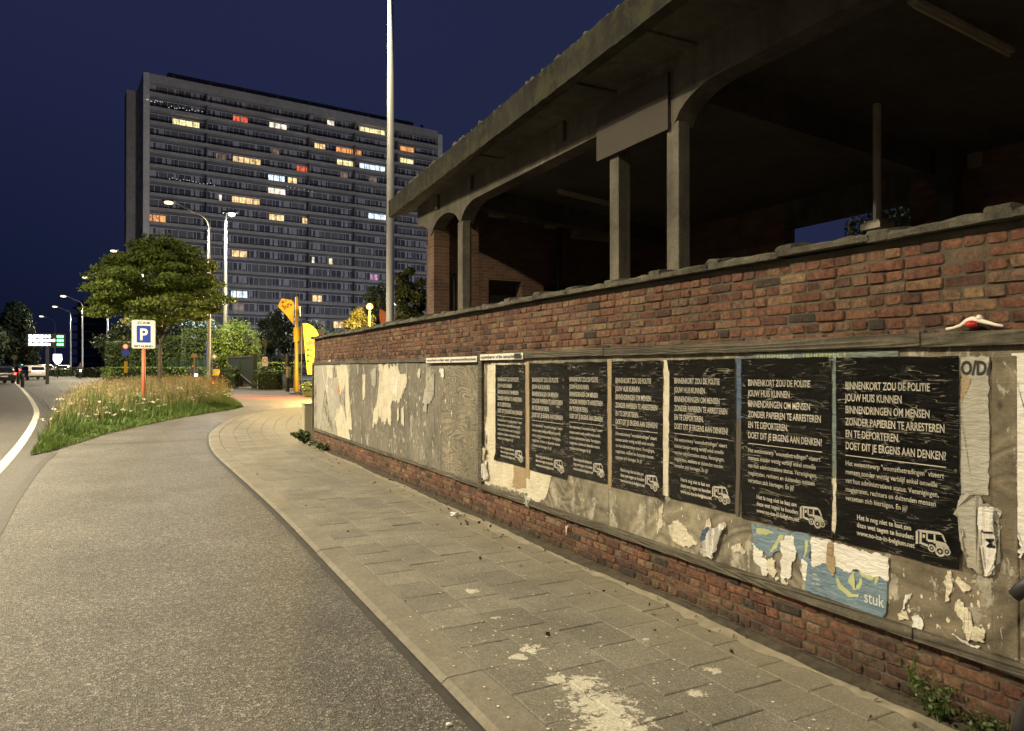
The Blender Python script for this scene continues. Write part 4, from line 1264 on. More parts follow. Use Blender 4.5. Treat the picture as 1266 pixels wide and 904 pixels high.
# edge beam with haunches at the columns
COLS = [(hy(565.5), .19), (hy(824), .17), (0.45, .2), (-4.3, .2)]
def beam_z(y):
    z = ZS - .36
    for (yc, w) in COLS + [(YE - .1, .2)]:
        d = abs(y - yc + w * .5); R_ = .62
        if d < R_:
            t = max(0, 1 - d / R_)
            z = min(z, ZS - .36 - .36 * (1 - math.sqrt(max(0, 1 - t * t))))
    return z
strip_y(12.2, -4.8, 220, lambda y, i: [(BX, y, beam_z(y)), (BX + .22, y, beam_z(y)), (BX + .22, y, ZS + .02), (BX, y, ZS + .02)]).build('edge_beam', M['concrete'], hall)
for i in range(len(COLS)):
    yc, w = COLS[i]
    mb = MB(); dx = .135
    mb.box(BX + .004, BX + dx, yc - w, yc, 0, ZS - .6); mb.build('column', M['concrete_col'], hall, bevel=.008)
    MB().box(BX + dx, BX + dx + .03, yc - w + .03, yc - .03, 0, ZS - .5).build('column_rib', M['concrete_col'], hall, bevel=.006)
yc = hy(752)
MB().box(BX + .02, BX + .17, yc - .16, yc, 0, ZS - .3).build('thin_column', M['concrete_col'], hall, bevel=.006)
# little corbels with runs of lime under the overhang
for u in (542, 583, 697):
    yy = hy(u)
    MB().box(BX - .05, BX, yy - .06, yy + .03, ZS - .22 - .03 * random.random(), ZS).build('corbel', M['concrete_col'], hall, bevel=.012)
for u in (620, 760, 860, 960):
    yy = hy(u) if u < 900 else onX(u, 457, BX).y
    MB().box(fx(yy) + .14, BX, yy - .05, yy + .05, ZS - .025, ZS + .01).build('soffit_rib', M['concrete'], hall, bevel=.01)
# hanging sheet of board between the thin column and the big one
bp = thing('hanging_board', 'flat dark grey board hung under the roof beam between two concrete columns', 'board')
ya, yb = hy(741), hy(829.5)
MB().box(BX - .035, BX - .005, yb, ya, onX(741, 200, BX).z, onX(741, 139, BX).z).build('board', M['inner_board'], bp)
# end wall of brick, seen from inside, with pier, doorway and window
def brick_face_y(name, x0, x1, z0, z1, y, parent, mats, seed, holes=(), facing=-1, t=.25, limit=None):
    """a wall across the hall: core plus bricks standing proud on the side that is seen"""
    r_ = random.Random(seed)
    return
M['brick_far'] = None
def brickwork(name, k=1.0):
    t = NT(name)
    g = t.n('ShaderNodeNewGeometry'); sp = t.n('ShaderNodeSeparateXYZ'); t.l(g.outputs['Position'], sp.inputs[0])
    cb = t.n('ShaderNodeCombineXYZ'); t.l(t.math('ADD', sp.outputs['X'], sp.outputs['Y']), cb.inputs[0]); t.l(sp.outputs['Z'], cb.inputs[1])
    b = t.n('ShaderNodeTexBrick'); t.l(cb.outputs[0], b.inputs['Vector'])
    b.inputs['Scale'].default_value = 1; b.inputs['Brick Width'].default_value = .19; b.inputs['Row Height'].default_value = .0574
    b.inputs['Mortar Size'].default_value = .006; b.inputs['Color1'].default_value = (.20 * k, .105 * k, .068 * k, 1); b.inputs['Color2'].default_value = (.13 * k, .07 * k, .048 * k, 1); b.inputs['Mortar'].default_value = (.19, .165, .125, 1)
    n = t.ramp(t.noise(t.coord('World'), 2.5, 7, .7), [(.3, .6), (.7, 1.15)])
    nm = t.bump(b.outputs['Fac'], -.6, .01)
    return t.done(t.mix(1.0, b.outputs['Color'], n, 'MULTIPLY'), .9, nm)
M['brick_far'] = brickwork('hall_brickwork')
M['brick_back'] = brickwork('back_wall_brickwork', 1.7)  # brighter copy of the hall brickwork, standing in for light on the back wall
ZT = 4.43
def solid(name, *a, mat='brick_far', parent=hall, bevel=0): return MB().box(*a).build(name, M[mat], parent, bevel=bevel)
# corner pier, recess and end wall
solid('corner_pier', BX + .02, BX + .30, YE - .30, YE - .002, 0, beam_z(YE) + .05)
ew = [(BX + .30, 9.0)]
YW = YE - .12
door_u = (553, 563); 
def xat(u, y): d = ray(u, HV); return d.x * y / d.y
dx0, dx1 = xat(604, YW), xat(645, YW)
ddx0, ddx1 = xat(672, YW), xat(706, YW)
sx0, sx1 = xat(553, YW), xat(564, YW)
zdt = zh(347, YW / ray(625, 457).y); zs = 0.0
zsd = zh(338, YW / ray(558, 457).y)
segs = [(BX + .30, sx0, 0, ZT), (sx0, sx1, zsd, ZT), (sx1, dx0, 0, ZT), (dx0, dx1, zdt, ZT), (dx1, ddx0, 0, ZT), (ddx0, ddx1, zdt, ZT), (ddx1, 8.75, 0, ZT)]
for a in segs:
    MB().box(a[0], a[1], YW, YE + .1, a[2], min(a[3], zc(a[1]) + .02)).build('end_wall', M['brick_far'], hall)
MB().box(BX + 0.3, 8.8, YE + .6, YE + .8, 0, 3.9).build('rear_partition', M['concrete_dark'], hall)
solid('door_panel', sx0 + .03, sx1 - .02, YE - .06, YE - .01, 0, zsd - .03, mat='steel_dark')
# brick jamb inside, pipe
px0 = xat(577, 9.6)
solid('inner_pier', BX + .30, BX + .44, 10.55, 10.72, 0, ZT - .1)
xp = xat(692, YW - .12)
MB().tube([(xp, YW - .1, 0), (xp, YW - .1, zc(xp) - .02)], .05, 8).build('drain_pipe', M['steel_dark'], hall)
# back wall with its openings
XB = 8.55
def yb_(u): return onX(u, 457, XB).y
oa, ob = yb_(970), yb_(1126)
oc, od = yb_(776), yb_(866)
def back(y0_, y1_, z0, z1, mat='brick_back', name='back_wall'): MB().box(XB, XB + .22, y0_, y1_, z0, z1).build(name, M[mat], hall)
zl = 3.72
back(oc, YW - .004, 0, zc(XB)); back(oa, od, 0, zc(XB)); back(-4.8, ob, 0, zc(XB))
back(ob, oa, zl, zc(XB), 'concrete_col', 'lintel'); back(od, oc, 3.25, zc(XB))
back(ob, oa, 0, 1.2); back(od, oc, 0, 1.3)
# posts and piers further in
pt = onX(1085, 457, 6.6)
post = thing('steel_post', 'thin steel post with bolted foot standing inside the hall before the rear opening', 'post', (6.6, pt.y, 0))
MB().tube([(0, 0, 0), (0, 0, zc(6.6) + .02)], .038, 10).build('shaft', M['fixture'], post)
mb = MB(); zf = zh(279, pt.y / ray(1085, 457).y)
mb.box(-.11, .11, -.11, .11, zf - .04, zf + .02); mb.box(-.07, .07, -.07, .07, zf + .02, zf + .05); mb.build('clamp', M['fixture'], post)
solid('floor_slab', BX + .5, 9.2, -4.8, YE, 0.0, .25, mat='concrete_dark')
pr = onX(1157, 457, 8.1)
solid('inner_column', 8.1, 8.3, pr.y - .2, pr.y, 0, zc(8.1), mat='concrete_dark')
pr = onX(985, 457, 7.7)
# cross beams under the ceiling, falling with the roof
for yb2 in (hy(565.5) - .1, hy(824) - .09, .36, -4.2):
    mb = MB(); x0_, x1_ = BX + .2, XB
    mb.add([(x0_, yb2 - .1, zc(x0_) - .34), (x1_, yb2 - .1, zc(x1_) - .26), (x1_, yb2 + .1, zc(x1_) - .26), (x0_, yb2 + .1, zc(x0_) - .34), (x0_, yb2 - .1, zc(x0_) + .02), (x1_, yb2 - .1, zc(x1_) + .02), (x1_, yb2 + .1, zc(x1_) + .02), (x0_, yb2 + .1, zc(x0_) + .02)],
           [(3, 2, 1, 0), (4, 5, 6, 7), (0, 1, 5, 4), (1, 2, 6, 5), (2, 3, 7, 6), (3, 0, 4, 7)])
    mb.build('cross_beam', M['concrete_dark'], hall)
sw = onX(1205, 198, XB - .01)
solid('switch_box', XB - .04, XB, sw.y - .09, sw.y + .06, sw.z - .08, sw.z + .08, mat='fixture')
# unlit strip lights hanging under the ceiling
def ceil_hit(u, v):
    d = ray(u, v); t = (4.40 + SL * BX - EYE) / (d.z + SL * d.x)
    return Vector((d.x * t, d.y * t, EYE + d.z * t))
for (a, b, lab) in (((893, 120), (1003, 160), 'long unlit strip light under the hall ceiling, behind the big concrete column'), ((1128, 0), (1250, 65), 'unlit strip light nearest the camera, high under the hall ceiling'), ((690, 236), (756, 253), 'farthest unlit strip light under the ceiling by the brick end wall')):
    A, B = ceil_hit(*a), ceil_hit(*b); B.y = A.y
    root = thing('strip_light', lab, 'strip light', A)
    d = B - A
    MB().bar((0, 0, .01), d + Vector((0, 0, .01)), .065, .035).build('housing', M['fixture'], root)
    MB().tube([Vector((0, 0, -.03)) + d * .02, Vector((0, 0, -.03)) + d * .98], .013, 8).build('tube', M['fixture'], root)

# ================================================================== GRASS ISLAND
edge_px = [(37, 561), (62, 556), (100, 545), (135, 534), (175, 525), (215, 517), (262, 509), (290, 505), (301, 502), (296, 498)]
isl = [gp(u, v) for u, v in edge_px]
bk = [gt(278, 35), gt(235, 37), (gt(180, 34)), gt(130, 29), gt(98, 24), gt(72, 19.5), gt(52, 16)]
poly = [(p.x, p.y) for p in isl] + [(p.x, p.y) for p in bk]
sheet('verge_soil', poly, -0.028, M['dirt'])
PA = np.array(poly)
def inside(x, y):
    c = np.zeros(len(x), bool); n = len(PA); j_ = n - 1
    for i in range(n):
        xi, yi = PA[i]; xj, yj = PA[j_]
        c ^= ((yi > y) != (yj > y)) & (x < (xj - xi) * (y - yi) / (yj - yi + 1e-12) + xi); j_ = i
    return c
def edge_dist(x, y):
    """distance to the front edge of the island"""
    d = np.full(len(x), 1e9)
    for a, b in zip(poly[:len(isl)], poly[1:len(isl)]):
        ax, ay = a; bx, by = b; L2 = (bx - ax) ** 2 + (by - ay) ** 2
        t = np.clip(((x - ax) * (bx - ax) + (y - ay) * (by - ay)) / L2, 0, 1)
        d = np.minimum(d, np.hypot(x - ax - t * (bx - ax), y - ay - t * (by - ay)))
    return d
def scatter(n):
    x = rng.uniform(PA[:, 0].min(), PA[:, 0].max(), n); y = rng.uniform(PA[:, 1].min(), PA[:, 1].max(), n)
    k = inside(x, y); return x[k], y[k]
def vgz(y): return SLOPE * np.maximum(0, y - SLOPE_Y)
def blades(name, x, y, h, w, mat, lean=.35, label=None):
    n = len(x); a = rng.uniform(0, 2 * np.pi, n); l = rng.normal(0, lean, n) * h
    bx, by = np.cos(a), np.sin(a); dx, dy = -by, bx
    z0 = vgz(y) - .03
    z = np.zeros(n)
    p = [np.stack([x - bx * w, y - by * w, z0], 1), np.stack([x + bx * w, y + by * w, z0], 1),
         np.stack([x + bx * w * .8 + dx * l * .35, y + by * w * .8 + dy * l * .35, z0 + h * .6], 1), np.stack([x - bx * w * .8 + dx * l * .35, y - by * w * .8 + dy * l * .35, z0 + h * .6], 1),
         np.stack([x + dx * l + bx * w * .2, y + dy * l + by * w * .2, z0 + h], 1), np.stack([x + dx * l - bx * w * .2, y + dy * l - by * w * .2, z0 + h], 1)]
    v = np.stack(p, 1).reshape(-1, 3)
    q = np.arange(n)[:, None] * 6
    f = np.concatenate([q + np.array([[0, 1, 2, 3]]), q + np.array([[3, 2, 4, 5]])])
    o = np_mesh(name, v, f, mat)
    return tag(o, label, 'grass', None, 'stuff')
x, y = scatter(120000); d = edge_dist(x, y)
lump = 0.75 + .35 * np.sin(x * 2.1 + 1) * np.sin(y * 1.7) + .2 * np.sin(x * 5.3) * np.sin(y * 4.1 + 2)
h = np.clip(.11 + .50 * np.clip(d - .2, 0, 1.6) ** 1.0, .08, .80) * lump * rng.uniform(.6, 1.25, len(x))
blades('green_grass', x, y, h, .006 + .004 * rng.random(len(x)), M['grass'], .35, 'green grass covering the verge island')
x, y = scatter(44000); d = edge_dist(x, y); k = (d > .75) & (rng.random(len(x)) < np.clip((d - .7) / 1.4, .05, 1)); x, y, d = x[k], y[k], d[k]
h = np.clip(.38 + .34 * d, .35, 1.15) * rng.uniform(.65, 1.12, len(x))
blades('dry_grass', x, y, h, .004 + .003 * rng.random(len(x)), M['straw'], .16, 'tall straw coloured dry grass on the verge island')
# seed heads
k = rng.random(len(x)) < .55; n_ = int(k.sum())
pts = np.stack([x[k] + rng.normal(0, .05, n_), y[k] + rng.normal(0, .05, n_), vgz(y[k]) + h[k] * rng.uniform(.8, 1.02, n_)], 1)
tag(leaves('seed_heads', pts, .07, M['straw'], None, droop=0, aspect=.35), 'feathery brown seed heads over the dry grass', 'grass', None, 'stuff')
x, y = scatter(1500); d = edge_dist(x, y); k = (d > .4) & (d < 2.4) & (np.sin(x * 2.3 + y) + np.sin(y * 1.9) > -.3); x, y, d = x[k][:85], y[k][:85], d[k][:85]
P = []
for a, b, dd in zip(x, y, d):
    zf = gz(b) + min(.85, .32 + .3 * dd) * rng.uniform(.75, 1.1)
    for q in range(9):
        P.append((a + rng.normal(0, .035), b + rng.normal(0, .035), zf + rng.normal(0, .012)))
tag(leaves('wild_flowers', np.array(P), .04, M['petal'], None, aspect=.9), 'small white umbel flowers among the verge grass', 'flowers', None, 'stuff')

# ================================================================== P SIGN
def plate_m(base, yaw_to=(0, 0)):
    """x right, y up, z towards the camera-ish for a sign standing at base"""
    d = Vector((yaw_to[0] - base[0], yaw_to[1] - base[1], 0)).normalized()
    r = Vector((-d.y, d.x, 0))
    return Matrix(((r.x, 0, d.x, base[0]), (r.y, 0, d.y, base[1]), (0, 1, 0, base[2]), (0, 0, 0, 1)))
def rrect(w, h, r, n=5):
    out = []
    for cx_, cy_, a0 in ((w / 2 - r, h / 2 - r, 0), (-w / 2 + r, h / 2 - r, 90), (-w / 2 + r, -h / 2 + r, 180), (w / 2 - r, -h / 2 + r, 270)):
        for i in range(n + 1):
            a = R(a0 + 90 * i / n); out.append((cx_ + r * math.cos(a), cy_ + r * math.sin(a)))
    return out
def face(name, poly, z, mat, parent, thick=None):
    mb = MB()
    if thick: mb.prism(poly, z - thick, z)
    else: mb.add([(x, y, z) for x, y in poly], [tuple(range(len(poly)))])
    return mb.build(name, mat, parent)
M['sign_white'] = plain('sign_white', (0.75, 0.74, 0.68), 0.4, 0.04, 3)
M['sign_blue'] = plain('sign_blue', (0.02, 0.05, 0.36), 0.4, 0.05, 3)
M['sign_red'] = plain('sign_red', (0.55, 0.03, 0.03), 0.4, 0.05, 3)
M['post_red'] = plain('red_orange_post', (0.52, 0.13, 0.06), 0.5, 0.12, 3)
M['yellow'] = plain('yellow_paint', (0.72, 0.50, 0.04), 0.5, 0.08, 3)
M['yellow_cloth'] = plain('yellow_cloth', (0.75, 0.53, 0.06), 0.75, 0.1, 3)
M['black'] = plain('black_coat', (0.02, 0.02, 0.022), 0.5, 0.15, 3)
T_S = 25.0
b = gt(177.5, T_S)
ps = thing('parking_sign', 'white paid parking sign with blue P square on a red orange post in the grass', 'sign')
ps.matrix_world = plate_m(b)
ppm = F_PX / T_S
zt, zb = zh(396, T_S) - b.z, zh(431, T_S) - b.z; wS = 26 / ppm; hS = zt - zb; zc_ = (zt + zb) / 2
tg = MB().tube([(0, -.05, 0), (0, zb + .1, 0)], 0.062, 12); tg.build('post', M['post_red'], ps, True)
MB().tube([(0, zb + .1, -.0), (0, zt - .05, -.0)], 0.03, 8).build('upper_post', M['steel_galv'], ps, True)
SGN = link(bpy.data.objects.new('sign_plate', None), ps) if False else None
sp_ = [(x, y + zc_) for x, y in rrect(wS, hS, .06)]
pl = face('sign_plate', sp_, .075, M['sign_white'], ps, .02)
face('border_line', [(x, y + zc_) for x, y in rrect(wS - .03, hS - .03, .05)], .0765, M['black'], pl)
face('white_field', [(x, y + zc_) for x, y in rrect(wS - .042, hS - .042, .045)], .078, M['sign_white'], pl)
bw, bh = wS * .60, hS * .60
face('blue_square', [(x, y + zc_ + .005) for x, y in rrect(bw, bh, .03)], .0795, M['sign_blue'], pl)
def centred(parent, name, txt, cy, size, width, mat, z, bold=.006):
    o = link(bpy.data.objects.new(name, text_mesh([(txt, 0, 0, size, width)], mat, name, bold)), parent)
    o.location = (-width / 2, cy, z); return o
centred(pl, 'letter', 'P', zc_ - bh * .33, bh * .95, bw * .60, M['sign_white'], .081, .014)
centred(pl, 'lettering', 'ZONE', zt - .135, .115, wS * .56, M['black'], .0795, .004)
centred(pl, 'lettering', 'BETALEND', zb + .045, .095, wS * .80, M['black'], .0795, .004)

# ================================================================== VERGE TREE
T_T = 29.0
b = gt(197, T_T)
tree('young_street_tree', 'broad leafy street tree on the grass island behind the parking sign', b, zh(293, T_T) - b.z, 172 / F_PX * T_T, zh(404, T_T) - b.z, 118, 430, .13, M['leaf'], .085, flat=.30, seed=24, shape='dome', limbs=22)

# ================================================================== STREET LAMPS
M['lamp_on'] = glow('lamp_glow', (1.0, 0.84, 0.42), 2.4)
M['lamp_white'] = glow('white_lamp_glow', (0.92, 1.0, 0.92), 5)
M['lamp_orange'] = glow('sodium_glow', (1.0, 0.50, 0.10), 2.6)
road_dir = Vector((-0.36, 0.93, 0)).normalized()
def arm_lamp(u, v, t, label, watts, arm_u):
    """post with a long bent arm; u is the post, arm_u the luminaire"""
    base = gt(u, t); hz = zh(v, t) - base.z
    L = (u - arm_u) / F_PX * t
    root = thing('street_lamp', label, 'street lamp', base, 0, 'lamps with long arms along the road')
    left = Vector((-CS, SN, 0))
    mb = MB(); mb.tube([(0, 0, 0), (0, 0, 1.0), (0, 0, hz * .6), (0, 0, hz * .86)], [.14, .13, .10, .075], 10)
    mb.build('pole', M['steel_galv'], root, True)
    k = [(0, 0, hz * .86)]
    for i in range(1, 9):
        a = i / 8 * R(80); k.append(tuple(left * (L * .42 * (1 - math.cos(a))) + Vector((0, 0, hz * .86 + hz * .085 * math.sin(a)))))
    e = Vector(k[-1]); f = left * L * .93 + Vector((0, 0, hz + .12)); k.append(tuple(f))
    MB().tube(k, [.075] + [.06] * 8 + [.045], 8).build('arm', M['steel_galv'], root, True)
    hd = MB(); c = left * L + Vector((0, 0, hz + .10))
    hd.obox(c, left * .42, left.cross(Vector((0, 0, 1))) * .17, (0, 0, .07)); hd.build('lamp_head', M['steel_dark'], root, bevel=.04)
    g = MB(); s = min(.42, max(.30, t / F_PX * 3.4))
    g.lathe(c + Vector((0, 0, -.09 - s * .5)), [(s * .25, 0), (s * .8, s * .12), (s, s * .4), (s * .85, s * .62)], 12)
    g.build('lamp_glass', M['lamp_on'], root, True)
    if watts:
        lamp_light('lamp_light', c + Vector((0, 0, -.30 - s)), watts, WARM, .25, root, 165)
    return root
LW = LAMP_W['row']
arm_lamp(258.5, 250, 49.4, 'tallest looking street lamp with bent arm, right of the leafy tree crown', LW, 208)
arm_lamp(177, 310, 70, 'street lamp whose white light shows through the left edge of the tree crown', LW, 140)
arm_lamp(133, 343, 90, 'street lamp on a pale straight pole just left of the parking sign', LW, 105)
arm_lamp(102, 366, 112, 'street lamp with curved arm, third from the far end of the lamp row', LW, 78)
arm_lamp(87.5, 379, 131, 'street lamp with curved arm, second from the far end of the row', LW, 67.6)
arm_lamp(68, 391, 155, 'farthest street lamp in the row, beside the lit electronic sign', 0, 51)
# straight pole with a white LED head behind the round bush
T_L = 60.0; base = gt(278.5, T_L); hz = zh(263, T_L) - base.z
ll = thing('led_lamp', 'straight pole with a white LED lamp behind the round bush', 'street lamp', base)
MB().tube([(0, 0, 0), (0, 0, hz)], [.16, .11], 10).build('pole', M['steel_galv'], ll, True)
hd = MB().obox((.35, -.2, hz + .05), (.55, -.28, 0), (.1, .2, 0), (0, 0, .08)); hd.build('lamp_head', M['steel_dark'], ll)
MB().lathe((.45, -.25, hz - .30), [(.05, 0), (.24, .06), (.28, .20), (.2, .26)], 12).build('lamp_glass', M['lamp_white'], ll, True)
lamp_light('lamp_light', (.9, -1.2, hz - .4), LAMP_W['led'], WHITE, .3, ll, 168)
# tall bright pole near the end of the wall
T_P = 25.0; base = gt(482.5, T_P)
tp_ = thing('tall_lamp_pole', 'tall pale pole rising past the top of the picture between tower and hall roof', 'street lamp', base)
zt_ = zh(-28, T_P)
left = Vector((-CS, SN, 0))
MB().tube([(0, 0, 0), (0, 0, 1.2), (0, 0, zt_)], [.165, .15, .10], 16).build('pole', M['white_paint'], tp_, True)
MB().tube([(0, 0, zt_ - .05), left * .5 + Vector((0, 0, zt_ + .35)), left * 1.9 + Vector((0, 0, zt_ + .45))], .05, 8).build('arm', M['steel_galv'], tp_, True)
MB().obox(left * 2.0 + Vector((0, 0, zt_ + .42)), left * .42, left.cross(Vector((0, 0, 1))) * .18, (0, 0, .07)).build('lamp_head', M['steel_dark'], tp_, bevel=.03)
MB().lathe(left * 2.0 + Vector((0, 0, zt_ + .22)), [(.06, 0), (.16, .04), (.2, .12), (.17, .15)], 12).build('lamp_glass', M['lamp_on'], tp_, True)
lamp_light('lamp_light', left * 2.0 + Vector((0, 0, zt_ + .05)), LAMP_W['tall'], WARM, .2, tp_)
# unseen lamps that light the wall and apron; the across and verge ones are added fill
def side_lamp(x, y, watts, lab, h=8.4, arm=(1, 0, 0)):
    root = thing('street_lamp', lab, 'street lamp', (x, y, gz(y)), 0)  # also builds the added across and verge fill lamps
    a = Vector(arm)
    MB().tube([(0, 0, 0), (0, 0, h)], [.12, .07], 10).build('pole', M['steel_galv'], root, True)
    MB().tube([(0, 0, h - .05), a * .5 + Vector((0, 0, h + .3)), a * 1.6 + Vector((0, 0, h + .4))], .045, 8).build('arm', M['steel_galv'], root, True)
    MB().obox(a * 1.8 + Vector((0, 0, h + .4)), a * .4, a.cross(Vector((0, 0, 1))) * .16, (0, 0, .06)).build('lamp_head', M['steel_dark'], root)
    MB().lathe(a * 1.8 + Vector((0, 0, h + .24)), [(.06, 0), (.14, .04), (.17, .10), (.14, .12)], 12).build('lamp_glass', M['lamp_on'], root, True)
    lamp_light('lamp_light', a * 1.8 + Vector((0, 0, h + .08)), watts, WARM, .16, root, 172).data.spot_blend = .75
side_lamp(-7.0, -9.0, LAMP_W['near'], 'street lamp beside the road behind the viewer')
side_lamp(-26.0, 3.0, LAMP_W['across'], 'street lamp on the other side of the wide road, left of the view')
side_lamp(-8.2, 21.5, LAMP_W['verge'], 'street lamp left of the view opposite the grass island')
side_lamp(-7.4, 7.0, LAMP_W['ahead'], 'street lamp on the near side of the carriageway left of the view')

# ================================================================== TOWER BLOCK
tw = thing('tower_block', 'huge slab tower of flats with balcony bands and scattered lit windows', 'building')
TL, TR = 130.0, 130.0 * 362 / 289
A = gt(176, TL); B = gt(546, TR)
A.z = B.z = 0
HB = zh(95, TL)
e1 = (B - A).normalized(); WB = (B - A).length
e2 = Vector((-e1.y, e1.x, 0))                       # away from the viewer
if e2.dot(Vector((SN, CS, 0))) < 0: e2 = -e2
TM = Matrix(((e1.x, e2.x, 0, A.x), (e1.y, e2.y, 0, A.y), (0, 0, 1, 0), (0, 0, 0, 1)))
tw.matrix_world = TM
M['tw_conc'] = concrete('tower_concrete', (0.25, 0.235, 0.225), 0.25, 0.12, 0, 0.1)
M['tw_light'] = concrete('tower_pier_concrete', (0.40, 0.38, 0.35), 0.2, 0.15, 0, 0.1)
M['tw_wall'] = plain('tower_infill', (0.085, 0.082, 0.095), 0.7, 0.2, 0.3)
M['tw_frame'] = plain('window_frame', (0.42, 0.42, 0.44), 0.5, 0.1, 1)
M['tw_glass'] = plain('window_glass', (0.06, 0.06, 0.075), 0.12, 0.3, 0.3)
M['tw_curtain'] = plain('net_curtain', (0.23, 0.23, 0.26), 0.6, 0.3, 0.4)
FH = 17.9 / F_PX * TL
NF = int(HB / FH)
TD = 11.0
MB().box(0.9, WB - .9, .95, TD, 0, HB - .5).build('core_wall', M['tw_wall'], tw)
MB().box(0, 1.05, -.35, TD, 0, HB + .9).build('end_pier', M['tw_light'], tw)
MB().box(WB - 1.1, WB, -.35, TD, 0, HB + .2).build('end_pier', M['tw_light'], tw)
MB().box(-2.1, -.002, TD - 4.2, TD + .2, 0, HB - .4).build('stair_shaft', M['tw_light'], tw)
MB().box(4.3, WB - 6.2, 1.8, TD - 1, HB + .4, HB + 2.5).build('roof_storey', M['tw_wall'], tw)
for k in range(9):
    x_ = 5 + k * 6.4
    MB().box(x_, x_ + .5, 1.6, 2.2, HB + .9, HB + 2.3).build('roof_vent', M['tw_conc'], tw)
MB().box(1.05, WB - 1.1, -.45, 1.6, HB - .75, HB + .85).build('roof_parapet', M['tw_conc'], tw)
NU = 12; UW = (WB - 2.2) / NU
for f in range(NF + 1):
    zt_ = HB - FH * f
    if zt_ < 2: break
    if f: 
        MB().box(1.05, WB - 1.1, -.40, .95, zt_ - .36, zt_ - .14).build('balcony_slab', M['tw_conc'], tw)
        MB().box(1.05, WB - 1.1, -.44, -.36, zt_ - .14, zt_ + .22).build('balcony_parapet', M['tw_conc'], tw)
# side windows of the end face
for f in range(1, NF):
    MB().box(-.02, -.001, 3.2, 4.4, HB - FH * f - 1.7, HB - FH * f - .3).build('end_window', M['tw_glass'], tw)
# window walls: five patterns of frames and panes
wmesh = []
for v_ in range(6):
    r_ = random.Random(v_ + 500)
    xs = [0.0]; 
    while xs[-1] < UW - 1.2: xs.append(xs[-1] + r_.choice((.55, .8, 1.1, 1.5)))
    xs = [x for x in xs if x < UW - .3] + [UW - .25]
    fr, gl, cu = MB(), MB(), MB()
    h0, h1 = .0, FH - .55
    for a, b_ in zip(xs, xs[1:]):
        fr.box(a, a + .07, -.02, .05, h0, h1)
        q = r_.random(); sill = h0 if q < .3 else .75
        if q < .22: continue
        gl.box(a + .07, b_, .02, .04, sill, h1 - .08)
        if q > .55: cu.box(a + .10, lerp(a, b_, r_.uniform(.4, .95)), .005, .018, sill + .02, h1 - .1)
    fr.box(0, UW - .2, -.01, .03, h1 - .08, h1); 
    wmesh.append((fr.mesh('window', M['tw_frame']), gl.mesh('pane', M['tw_glass']), cu.mesh('curtain', M['tw_curtain']) if cu.v else None))
for f in range(NF):
    z_ = HB - FH * (f + 1) - .14
    if z_ < 3: break
    for q in range(NU):
        a, b_, c_ = wmesh[(f * 5 + q * 7 + (f * q) % 3) % 6]
        w_ = link(bpy.data.objects.new('window', a), tw); w_.location = (1.1 + q * UW, .88, z_)
        p_ = link(bpy.data.objects.new('pane', b_), w_)
        if c_: link(bpy.data.objects.new('curtain', c_), w_)
# party walls between flats
for q in range(1, NU):
    if q in (2, 6, 8, 10):
        MB().box(1.05 + q * UW - .10, 1.05 + q * UW + .10, -.28, .95, 0, HB - .5).build('party_wall', M['tw_wall'], tw)
def lit_mat(name, col, s):
    t = NT(name)
    co = t.coord('World', (1, 1, 1))
    n = t.ramp(t.noise(co, 1.5, 3, .6), [(.35, .35), (.6, 1.0)])
    n2 = t.ramp(t.noise(t.coord('World', (3, 3, .2)), 1.3, 3, .7), [(.4, .45), (.55, 1.0)])
    e_ = t.mix(1.0, t.mix(1.0, col, n, 'MULTIPLY'), n2, 'MULTIPLY')
    return t.done((.03, .03, .03), .4, None, 0, .5, e_, s)
LIT = dict(warm=lit_mat('lit_warm', (1.0, .66, .30), 1.78), white=lit_mat('lit_white', (1.0, .86, .66), 2.00), cold=lit_mat('lit_cold', (.72, .88, 1.0), 2.21), red=lit_mat('lit_red', (1.0, .16, .07), 1.26),
           orange=lit_mat('lit_orange', (1.0, .40, .12), 1.47), dim=lit_mat('lit_dim', (.55, .38, .27), 0.47), pink=lit_mat('lit_pink', (.9, .45, .8), 1.05), yellow=lit_mat('lit_yellow', (1.0, .84, .40), 2.00))
def tower_uv(u, v):
    d = ray(u, v); P0 = A + e2 * .80
    t = (P0.dot(e2) - 0) / d.dot(e2)
    p = Vector((0, 0, EYE)) + d * t
    return (p - A).dot(e1), p.z
